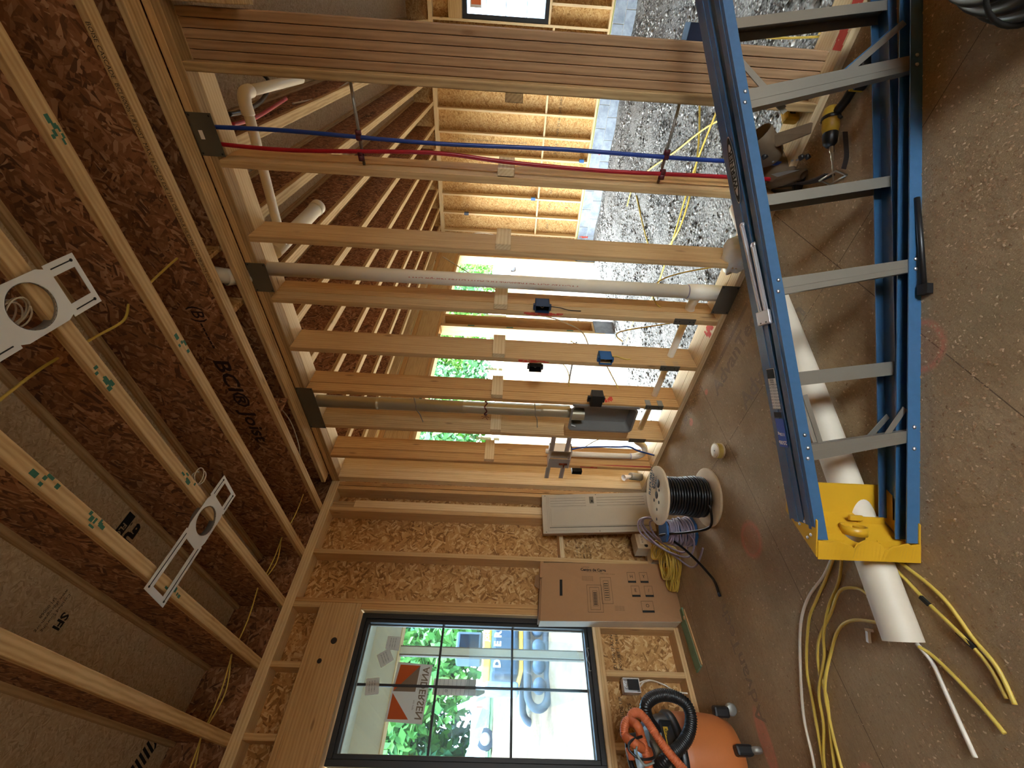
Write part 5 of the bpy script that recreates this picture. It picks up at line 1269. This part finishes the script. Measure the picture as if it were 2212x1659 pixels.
ribbed([ho(-2.06, .66, -.64), ho(-2.05, .77, -.82), ho(-2.015, .805), ho(-1.975, .802), ho(-1.955, .775), ho(-1.975, .745), ho(-2.02, .730), ho(-2.08, .722), ho(-2.17, .715), ho(-2.26, .70)], .021, 'orange_hose', 'blower_hose', 10, .008, .08)
build(MB().tube(spline([ho(-2.02, .74, -.82), ho(-2.04, .80, -.84), ho(-2.07, .815, -.84), ho(-2.10, .77, -.84), ho(-2.09, .70, -.82), ho(-2.04, .70, -.80), ho(-2.02, .66, -.68)], 8), .006, 8), 'power_cord', 'black_plastic', t)
build(MB().tube(spline([ho(-2.05, .77, -.83), ho(-2.08, .785, -.85), ho(-2.12, .76, -.85), ho(-2.11, .71, -.83)], 8), .005, 8), 'power_cord', 'grey_plastic', t)
build(MB().obox(ho(-2.065, .77, -.66), (.05, 0, .01), (0, .02, 0), (0, 0, .03)), 'cord_hook', 'orange_hose', t, .005)

# ------------------------------------------------------------------ tools under the ladder
t = thing('drill', (-.22, -3.22, 0), 'worn yellow and black cordless drill lying on its side with a long bit', 'drill')
dd = V(-.62, .68, 0).normalized(); dn = V(.68, .62, 0).normalized(); dc = V(-.175, -3.205, .045)
build(MB().lathe([(0, -.075), (.026, -.07), (.033, -.05), (.034, .02), (.028, .045), (0, .05)], dc, dd, 20), 'motor_body', 'tool_yellow', t)
build(MB().lathe([(.036, -.03), (.038, -.028), (.038, -.015), (.036, -.013)], dc, dd, 20), 'body_band', 'black_plastic', t)
build(MB().lathe([(.029, .045), (.031, .05), (.027, .09), (.016, .105), (0, .106)], dc, dd, 20), 'chuck', 'black_plastic', t)
build(MB().lathe([(.010, .10), (.010, .13), (.006, .132), (.006, .165), (.0035, .168), (.0035, .26), (0, .262)], dc, dd+V(0, 0, -.09), 12), 'drill_bit', 'tool_steel', t)
build(MB().tube([dc-dd*.02, dc-dd*.035-dn*.0-V(.0, .0, .0)+V(-.03, -.06, -.012), dc-dd*.05+V(-.045, -.115, -.018)], .019, 12), 'grip', 'black_plastic', t)
build(MB().obox(dc-dd*.05+V(-.06, -.150, -.016), dd*.095, V(-.3, -.95, 0).normalized()*.055, V(0, 0, .056)), 'battery_pack', 'black_plastic', t, .008)
build(MB().obox(dc-dd*.05+V(-.05, -.122, -.010), dd*.085, V(-.3, -.95, 0).normalized()*.012, V(0, 0, .060)), 'battery_stripe', 'tool_yellow', t, .003)
build(MB().tube([dc+V(-.03, -.035, .0), dc+V(-.045, -.03, -.005)], .007, 8), 'trigger', 'black_plastic', t)

t = thing('tool_belt', (.02, -2.98, 0), 'brown leather tool belt with pouches slumped over the bottom plate', 'tool belt')
def pouch(c, ax, R, H, tilt, mat, name, squash=.7, seed=1):
    mb = MB(); c = Vector(c); z = Vector(ax).normalized(); x = z.orthogonal().normalized(); y = z.cross(x); n = 24; r = random.Random(seed); vs = []; rows = [(0, .55), (.12, .85), (.35, 1.0), (.7, 1.02), (1.0, 1.10), (1.0, 1.02), (.6, .92), (.2, .75)]
    for h, q in rows:
        for k in range(n):
            a = 2*PI*k/n; w = 1+.07*math.sin(3*a+seed)+.04*math.sin(5*a+h*4)
            vs.append(c+z*H*h+x*R*q*w*math.cos(a)+y*R*q*w*math.sin(a)*squash)
    fs = [tuple(range(n))]+[(i*n+k, i*n+(k+1) % n, (i+1)*n+(k+1) % n, (i+1)*n+k) for i in range(len(rows)-1) for k in range(n)]+[tuple((len(rows)-1)*n+k for k in reversed(range(n)))]
    return build(mb.add(vs, fs, 0, True), name, mat, t)
pouch((.06, -2.99, .10), (.10, -.55, .75), .085, .17, 0, 'leather', 'pouch', .75, 1)
pouch((.13, -2.90, .06), (.55, .10, .75), .060, .17, 0, 'leather', 'pouch', .7, 2)
pouch((-.02, -2.93, .03), (.9, -.3, .25), .070, .18, 0, 'leather', 'pouch', .55, 3)
pouch((-.13, -2.98, .025), (.75, .35, .12), .045, .20, 0, 'leather', 'pouch', .55, 5)
build(MB().add([(.03, -3.11, .17), (-.02, -3.07, .15), (-.11, -3.15, .07), (-.07, -3.19, .06), (.035, -3.112, .18), (-.015, -3.07, .16), (-.105, -3.15, .08), (-.065, -3.19, .07)], [(3,2,1,0),(4,5,6,7),(0,1,5,4),(1,2,6,5),(2,3,7,6),(3,0,4,7)]), 'belt_tongue', 'leather', t, .004)
def ribbon(pts, w, th, mat, name, upv=(0, 0, 1)):
    P = spline(pts, 6); mb = MB(); vs = []
    for i, p in enumerate(P):
        d = (P[min(i+1, len(P)-1)]-P[max(i-1, 0)]).normalized(); u = Vector(upv); s = d.cross(u).normalized(); nn = s.cross(d)
        for a, b in ((-.5, -.5), (.5, -.5), (.5, .5), (-.5, .5)): vs.append(p+nn*w*a+s*th*b)
    n = len(P); mb.add(vs, [(i*4+k, i*4+(k+1) % 4, i*4+4+(k+1) % 4, i*4+4+k) for i in range(n-1) for k in range(4)]+[(3, 2, 1, 0), (n*4-4, n*4-3, n*4-2, n*4-1)]); return build(mb, name, mat, t)
ribbon([(.10, -2.90, .10), (-.02, -2.90, .04), (-.14, -2.94, .028), (-.24, -2.985, .026), (-.31, -3.03, .026)], .050, .007, 'leather_dark', 'belt_strap')
ribbon([(.12, -2.86, .05), (.0, -2.875, .03), (-.12, -2.915, .026)], .046, .006, 'leather', 'belt_strap')
mb = MB(); mb.tube([(-.30, -3.00, .050), (-.37, -3.06, .050), (-.385, -3.05, .004), (-.315, -2.99, .004)], .005, 8, closed=True); build(mb, 'belt_buckle', 'tool_steel', t)
ribbon([(-.26, -3.19, .02), (-.30, -3.15, .016), (-.34, -3.11, .014), (-.37, -3.07, .02)], .02, .004, 'leather_dark', 'belt_strap')
for (x, y, z, r) in ((.02, -3.06, .16, .020), (.01, -3.02, .18, .015), (-.10, -3.05, .06, .014), (-.13, -3.06, .05, .012)):
    build(MB().lathe([(0, .012), (r*.7, .01), (r, 0), (r, -.012), (0, -.014)], (x, y, z), (.3, -.6, .6), 14), 'belt_clip', 'black_plastic', t)
for (x, y, z) in ((.0, -3.00, .13), (-.09, -3.03, .09), (-.12, -3.04, .085)): build(MB().lathe([(0, .004), (.006, 0), (0, 0)], (x, y, z), (-.4, -.6, .7), 10), 'rivet', 'alu_bright', t)
mb = MB(); mb.add(*(lambda P: (P, [(0, 1, 2), (0, 2, 3), (3, 2, 4), (5, 7, 6), (5, 8, 7), (8, 9, 7)]))([V(-.02, -2.945, .125), V(-.06, -2.965, .115), V(-.09, -2.985, .085), V(-.04, -2.94, .10), V(-.13, -3.0, .06)]+[V(-.02, -2.945, .120), V(-.06, -2.965, .110), V(-.09, -2.985, .080), V(-.04, -2.94, .095), V(-.13, -3.0, .055)])); build(mb, 'cloth_lining', 'stainless', t)
tag(build(MB().obox((-.03, -2.905, .022), (-.20, -.07, 0), (.022, -.075, 0), (0, 0, .038)).obox((-.03, -2.905, .044), (-.18, -.06, 0), (.016, -.05, 0), (0, 0, .006)), 'tool_pouch', 'black_plastic', None, .012), 'flat black tool pouch lying below the tool belt behind a ladder step', 'pouch')
t = thing('tape_measure', (.12, -3.19, .038), 'yellow tape measure with black print resting on the bottom plate', 'tape measure')
build(MB().obox((.115, -3.185, .078), (.058, -.045, 0), (.026, .034, 0), (0, 0, .075)), 'tape_body', 'tool_yellow', t, .012)
text('D', .036, (.100, -3.2065, .082), (.79, -.61, 0), (0, 0, 1), 'ink', t, bold=.002); text('25 ft', .014, (.115, -3.217, .056), (.79, -.61, 0), (0, 0, 1), 'ink', t)
t = thing('pliers', (.1, -2.72, .04), 'pliers with red and black grips lying under the upper ladder rail', 'pliers')
build(MB().tube(spline([(.33, -2.66, .05), (.27, -2.675, .062), (.18, -2.69, .06), (.12, -2.70, .05)], 5), .012, 10), 'handle', 'black_plastic', t)
build(MB().tube(spline([(.31, -2.69, .05), (.25, -2.71, .055), (.17, -2.71, .055), (.12, -2.705, .05)], 5), .010, 10), 'handle', 'dark_red', t)
build(MB().tube([(.12, -2.70, .05), (.08, -2.71, .048), (.03, -2.72, .045)], .010, 8), 'jaw', 'tool_steel', t)
tag(build(MB().tube(spline([(.03, -2.80, .03), (-.03, -2.80, .028), (-.09, -2.815, .022), (-.12, -2.83, .016)], 5), .014, 10, rf=lambda i: 1-.03*i), 'marker_pen', 'dark_red'), 'dark red marker pen lying below the ladder step by the black pouch', 'pen')

# ------------------------------------------------------------------ things in the garage
t = thing('garage_drain', (.36, -2.8, 2.95), 'white plastic drain hanging under the garage joists with an elbow', 'pipe')
build(MB().tube(spline([(.34, -2.22, 2.99), (.345, -2.60, 2.97), (.345, -2.92, 2.95), (.35, -3.00, 2.95)], 5), .028, 20), 'pipe_run', 'pvc', t)
build(MB().tube(spline([(.35, -2.99, 2.95), (.352, -3.05, 2.95), (.38, -3.085, 2.952), (.45, -3.09, 2.955)], 6), .034, 20), 'elbow', 'pvc', t)
build(MB().tube([(.44, -3.09, 2.955), (1.25, -3.06, 2.99)], .028, 20), 'pipe_run', 'pvc', t)
t = thing('capped_pipe', (.6, -2.26, 3.0), 'wide white plastic pipe with an end cap slung below the garage joists', 'pipe')
build(MB().tube([(.24, -2.235, 3.01), (1.03, -2.24, 3.01)], .050, 24), 'pipe_run', 'pvc', t); build(MB().lathe([(.051, 0), (.056, .004), (.056, .07), (.045, .082), (0, .084)], (1.0, -2.24, 3.01), (1, 0, 0), 24), 'end_cap', 'pvc', t)
tube_thing('water_tube', spline([(.28, -3.0, 3.02), (.5, -2.98, 3.05), (.8, -2.99, 3.08), (1.0, -3.06, 3.10), (1.05, -3.12, 3.18)], 6), .012, 'cable_black', 'dark insulated tube curving up behind the hanging drain elbow', 'pipe', 10)
tube_thing('water_tube', spline([(.28, -2.95, 3.03), (.6, -2.93, 3.05), (1.1, -2.96, 3.06)], 5), .011, 'pex_red', 'red water tube running level behind the hanging drain elbow', 'pipe', 10)
def bluebox(loc, ry, label, s=1.0, mat='blue_plastic', ax=(1, 0, 0)):
    t = thing('electrical_box', loc, label, 'electrical box'); x, y, z = loc
    a = Vector(ax); b = V(-a.y, a.x, 0)
    mb = MB(); w, h, d = .055*s, .095*s, .07*s
    for (oa, ob, oz, sa, sb_, sz) in ((0, -w/2, 0, d, .003, h), (0, w/2, 0, d, .003, h), (0, 0, h/2, d, w, .003), (0, 0, -h/2, d, w, .003), (-d/2, 0, 0, .003, w, h)):
        mb.obox(V(x, y, z)+a*oa+b*ob+V(0, 0, oz), a*sa, b*sb_, V(0, 0, sz))
    build(mb, 'box_shell', mat, t); return t
bluebox((1.75, JY[5]-.075+.4064*1-.37, 3.045), 0, 'bright blue box fixed under the first visible garage joist', 1.25)
bluebox((.24, -3.475, .612), 0, 'three gang navy box hanging beside the post over the gravel', 1.2, 'navy_plastic')
bluebox((7.37, -.36, .95), 0, 'small blue box on a far garage stud near the cross blocks', 1.0); bluebox((7.37, .05, 2.45), 0, 'small blue box high on a far garage stud', 1.0, 'navy_plastic'); bluebox((7.36, -1.19, .0), 0, 'pale blue box at the foot of a far garage stud', 1.0)
for pts, lab in (([(3.9, -3.4, -.535), (3.1, -2.9, -.53), (2.6, -2.30, -.535), (2.55, -1.6, -.53), (3.2, -1.1, -.535), (4.6, -1.4, -.535)], 'yellow cable looping over the gravel toward the block wall'),
                 ([(1.8, -3.0, -.5), (2.6, -2.72, -.52), (3.4, -2.3, -.53), (4.3, -1.85, -.535), (4.9, -1.45, -.535), (5.0, -1.1, -.535)], 'long yellow cable crossing the gravel from the post'),
                 ([(2.45, -2.9, -.5), (2.6, -2.3, -.52), (2.6, -1.4, -.53), (2.7, -.65, -.535), (3.1, -.1, -.535), (3.2, .5, -.535)], 'yellow cable running across the gravel to the garage opening')):
    cable('cable', pts, .010, 'cable_yellow', lab)
cable('cable', [(1.5, JY[6]-.02, 3.20), (2.2, JY[6]+.01, 3.17), (3.2, JY[6]-.03, 3.17), (4.5, JY[6]+.0, 3.19), (6.5, JY[6]-.03, 3.2)], .007, 'cable_white', 'pale cable tacked along a web above the garage')
cable('cable', [(7.36, .62, 3.0), (7.35, .60, 2.6), (7.33, .48, 2.2), (7.34, .50, 1.8), (7.33, .62, 1.5)], .008, 'cable_white', 'white cable drooping in the far garage corner')
cable('cable', [(.26, -3.49, .02), (.27, -3.475, .2), (.28, -3.47, .45), (.26, -3.47, .56)], .005, 'cable_yellow', 'yellow cable running along the post foot up to the navy box')
cable('cable', [(.235, -3.50, .04), (.30, -3.56, -.05), (.36, -3.66, -.2)], .005, 'cable_yellow', 'yellow cable dropping from the post foot onto the gravel')

# ------------------------------------------------------------------ outdoors
t = thing('porch_post', (-.59, 3.05, -.66), 'square porch post standing outside the window', 'post')
build(MB().box((-.635, 3.0, -.66), (-.555, 3.09, 2.66)), 'post_core', 'porch_paint', t); build(MB().box((-.655, 3.01, -.66), (-.636, 3.08, 2.66)), 'post_trim', 'leather', t); build(MB().box((-.554, 3.01, -.66), (-.538, 3.08, 2.66)), 'post_trim', 'leather', t)
pb = struct('trim_1', (-1, 2, 2.8)); build(MB().box((-6, 2.95, 2.67), (3.0, 3.13, 3.02)), 'porch_beam', 'porch_paint', pb); build(MB().box((-6, 2.93, 2.655), (3.0, 3.15, 2.67)), 'porch_trim', 'pine', pb)
build(MB().box((-6, .16, 3.02), (.2, 3.4, 3.05)), 'porch_ceiling', 'porch_paint', pb)
t = thing('porch_roof', (0, 0, 3.5), 'flat porch and house roof seen only as shade', 'roof') if False else None
# excavator behind the post
t = thing('excavator', (1.1, 9.8, -.35), 'dark and yellow excavator parked outside beyond the porch post', 'excavator')
def xb(x0, x1, y0, y1, z0, z1, m, n, bev=.03): return build(MB().box((x0, y0, z0), (x1, y1, z1)), n, m, t, bev)
xb(.78, 2.3, 9.7, 11.5, .62, 1.36, 'excavator_dark', 'counterweight', .10); xb(.95, 2.6, 9.9, 11.6, 1.38, 1.62, 'excavator_yellow', 'engine_hood', .05)
xb(.85, 2.5, 9.8, 11.5, .48, .61, 'excavator_yellow', 'deck_plate', .03)
for i, ch in enumerate('DEERE'): text(ch, .26, (.98+.235*i, 9.69, 1.20), (1, 0, 0), (0, 0, 1), 'ink_white', t, bold=.012)
text('JOHN', .14, (1.75, 9.89, 1.50), (1, 0, 0), (0, 0, 1), 'ink_white', t, bold=.006); text('35 P-tier', .16, (2.1, 9.69, 1.55), (1, 0, 0), (0, 0, 1), 'ink_white', t, bold=.006)
for y0 in (9.5, 11.3):
    mb = MB(); mb.tube([V(.35+.33*math.cos(a) if math.cos(a) < 0 else 2.45+.33*math.cos(a), y0+.2, .12+.27*math.sin(a)) for a in np.linspace(.1, 6.2, 28)], .10, 8, closed=True); build(mb, 'track', 'tyre', t)
    for x in (.5, .95, 1.4, 1.85, 2.3): build(MB().lathe([(0, -.13), (.17, -.13), (.17, .13), (0, .13)], (x, y0+.2, .08), (0, 1, 0), 18), 'track_roller', 'excavator_dark', t)
xb(.35, .66, 10.0, 10.4, .6, 1.5, 'block_grey', 'boom_foot', .06); build(MB().bar((.3, 11.5, 1.45), (-.9, 11.6, 1.9), .22, .22), 'boom', 'block_grey', t)
build(MB().tube([(.55, 10.4, 1.1), (.1, 10.3, 2.2)], .06, 12), 'ram', 'alu_bright', t); xb(1.2, 1.9, 10.2, 11.0, 1.64, 2.4, 'excavator_dark', 'cab', .06); xb(1.28, 1.82, 10.19, 10.2, 1.75, 2.3, 'glass', 'cab_window', 0)
# pickup on the bank
t = thing('pickup_truck', (1.5, 19, 1.0), 'white pickup truck parked up on the dirt bank seen in the window', 'truck')
def tb(x0, x1, z0, z1, m, n, y0=19.2, y1=21.0, bev=.08): return build(MB().box((x0, y0, z0), (x1, y1, z1)), n, m, t, bev)
tb(-.9, 1.75, 1.35, 2.05, 'truck_white', 'bed'); tb(-2.6, -.9, 1.35, 2.0, 'truck_white', 'cab_body'); build(MB().prism([(-2.4, 2.0), (-1.0, 2.0), (-1.15, 2.6), (-2.05, 2.6)], (0, 19.3, 0), (1, 0, 0), (0, 0, 1), (0, 1.6, 0)), 'cab_roof', 'truck_white', t, .06); tb(-3.9, -2.6, 1.35, 1.9, 'truck_white', 'hood')
build(MB().box((1.7, 19.25, 1.55), (1.78, 19.45, 1.85)), 'tail_lamp', 'paint_red', t)
for x in (.68, -3.0):
    wl = build(MB().lathe([(0, -.13), (.22, -.13), (.24, -.10), (.37, -.12), (.39, 0), (.37, .12), (0, .12)], (x, 19.3, 1.41), (0, 1, 0), 32), 'wheel', 'tyre', t)
    build(MB().lathe([(0, -.02), (.12, -.03), (.22, .0), (.22, .02), (0, .02)], (x, 19.17, 1.41), (0, 1, 0), 24), 'hub', 'alu_bright', wl)
# machine under covers and rail posts seen through the garage openings
t = thing('covered_trailer', (27, 12, 1.0), 'blue-grey tarp covered trailer beyond the garage opening', 'trailer')
mb = MB(); mb.obox((27.8, 12.2, 1.9), (2.2, .5, 0), (-.3, 1.4, 0), (0, 0, 1.3)); build(mb, 'tarp', 'excavator_dark' if 0 else 'block_grey', t, .25)
build(MB().obox((27.8, 12.2, 1.2), (2.4, .5, 0), (-.3, 1.5, 0), (0, 0, .12)), 'deck', 'galv', t); 
for s_ in (-1, 1): build(MB().lathe([(0, -.1), (.25, -.1), (.25, .1), (0, .1)], (27.8+.6*s_, 11.4+.13*s_, 1.0), (.2, 1, 0), 16), 'wheel', 'tyre', t)
t = thing('fence', (15, 12, 1), 'low pale wooden rail fence beyond the second garage opening', 'fence')
for i in range(9): a = 9+i*2.4; build(MB().box((a-.06, 13.0+i*.9, .5), (a+.06, 13.12+i*.9, 2.0)), 'fence_post', 'pine_light', t)
for z in (1.35, 1.8): build(MB().bar((9, 13.06, z), (28.2, 20.26, z), .05, .13), 'fence_rail', 'pine_light', t)
t = thing('white_board', (9, 4, -.6), 'long white board lying on the gravel outside the garage opening', 'board')
build(MB().box((7.4, 3.0, -.62), (8.0, 6.2, -.5)), 'board_piece', 'foam_white', t, .02); build(MB().box((7.42, 3.02, -.49), (7.98, 6.15, -.48)), 'board_face', 'foam_white', t)

# trees: trunk, limbs and a crown of leaves
def tree(x, y, z, H, Rr, seed, mat, label, n=2600):
    r = np.random.RandomState(seed); t = thing('tree', (x, y, z), label, 'tree')
    build(MB().tube([(x, y, z-.3), (x+.1, y, z+H*.25), (x-.1, y+.1, z+H*.5), (x, y, z+H*.8)], .22, 10, rf=lambda i: 1-.22*i), 'trunk', 'leather', t)
    cl = r.rand(26, 3); cl[:, :2] = (cl[:, :2]-.5)*2*Rr*.75; cl[:, 2] = H*(.22+.72*cl[:, 2]); cl[:, :2] *= (1.15-.75*(cl[:, 2:]/H)**2)
    k = r.randint(0, 26, n); d = r.normal(size=(n, 3)); d /= np.linalg.norm(d, axis=1)[:, None]
    p = cl[k]+d*Rr*.42*(r.rand(n)[:, None]**.35)+np.array([x, y, z])
    s = .25+.30*r.rand(n); a = r.normal(size=(n, 3)); a /= np.linalg.norm(a, axis=1)[:, None]; b = np.cross(a, r.normal(size=(n, 3))); b /= np.linalg.norm(b, axis=1)[:, None]
    a *= s[:, None]; b *= s[:, None]*.6
    v = np.stack([p-a, p-b*.9, p+a, p+b*.9], 1).reshape(-1, 3); f = np.arange(n*4).reshape(n, 4)
    o = arr_mesh('crown', v, f, mat, None); o.parent = t; o.matrix_parent_inverse = Matrix.Translation((-x, -y, -z)); o['kind'] = 'stuff'; return t
TR = [(-6, 33, 11, 5.0, 'd'), (0, 36, 12, 5.0, 'd'), (5, 33, 9, 4.2, 'l'), (9, 38, 12.5, 5.2, 'd'), (15, 36, 11, 5, 'l'), (21, 38, 14, 5.5, 'l'), (27, 36, 13, 5, 'd'), (33, 38, 15, 6, 'l'), (40, 37, 14, 5.5, 'd'), (47, 38, 16, 6, 'l'), (54, 36, 15, 6, 'l'), (62, 38, 16, 6.5, 'd'), (70, 38, 17, 6.5, 'l'), (79, 38, 17, 7, 'l'), (88, 40, 18, 7, 'l')]
for i, (x, y, H, Rr, k) in enumerate(TR):
    kind = ('dark blue-green' if k == 'd' else 'bright green')
    where = 'beyond the left room window' if x < 12 else 'beyond the garage openings'
    tree(x, y, 1.0, H, Rr, 11+i, 'leaves_dark' if k == 'd' else 'leaves', f'{kind} leafy tree standing {where}', 4200 if x < 60 else 2500)['group'] = f'{kind} trees {where}'

# ------------------------------------------------------------------ wood shavings on the floor
def shavings():
    n = 130000; x = RS.rand(n)*2.6-2.45; y = RS.rand(n)*3.9-3.75
    rail = (x+.286)*.715+(y+3.616)*.699            # distance past the ladder's near rail
    sfun = .5+.5*np.sin(x*5.3+1.7*np.sin(y*3.1))*np.sin(y*4.7+x*2.2)
    den = .07+.25*sfun**2+np.where(rail < 0, .20+.5*sfun, 0)
    near = np.exp(-((x+.55)**2+(y+2.75)**2)/.12); den = den+.35*near
    edge = np.exp(-((x+.045)/.05)**2)*.9; den = den+edge*(y < -1.2)
    den = den+.9*np.exp(-(((x+2.0)+(y+1.15)*.9)**2)/.012)*(y < -.6)*(y > -1.9)*.6
    keep = (RS.rand(n) < den) & (x < -.008); x, y = x[keep], y[keep]; n = len(x)
    L = .0013+.0045*RS.rand(n)**3.0; wd = L*(.35+.3*RS.rand(n)); a = RS.rand(n)*6.28; h = L*(.2+.6*RS.rand(n))
    ca, sa = np.cos(a), np.sin(a)
    def pt(u, v, z): return np.stack([x+u*ca-v*sa, y+u*sa+v*ca, z], -1)
    v = np.stack([pt(-L, -wd, .0006+0*h), pt(-L, wd, .0006+h*.3), pt(0*L, wd, h), pt(0*L, -wd, h*.9), pt(L, wd*.7, .001+h*.2), pt(L, -wd*.7, .0006+0*h)], 1).reshape(-1, 3)
    f = (np.array([[0, 3, 2, 1], [3, 5, 4, 2]])[None]+np.arange(n)[:, None, None]*6).reshape(-1, 4)
    o = arr_mesh('wood_shavings', v, f, 'shavings'); tag(o, 'pale wood shavings scattered over the dusty floor', 'shavings', kind='stuff')
shavings()
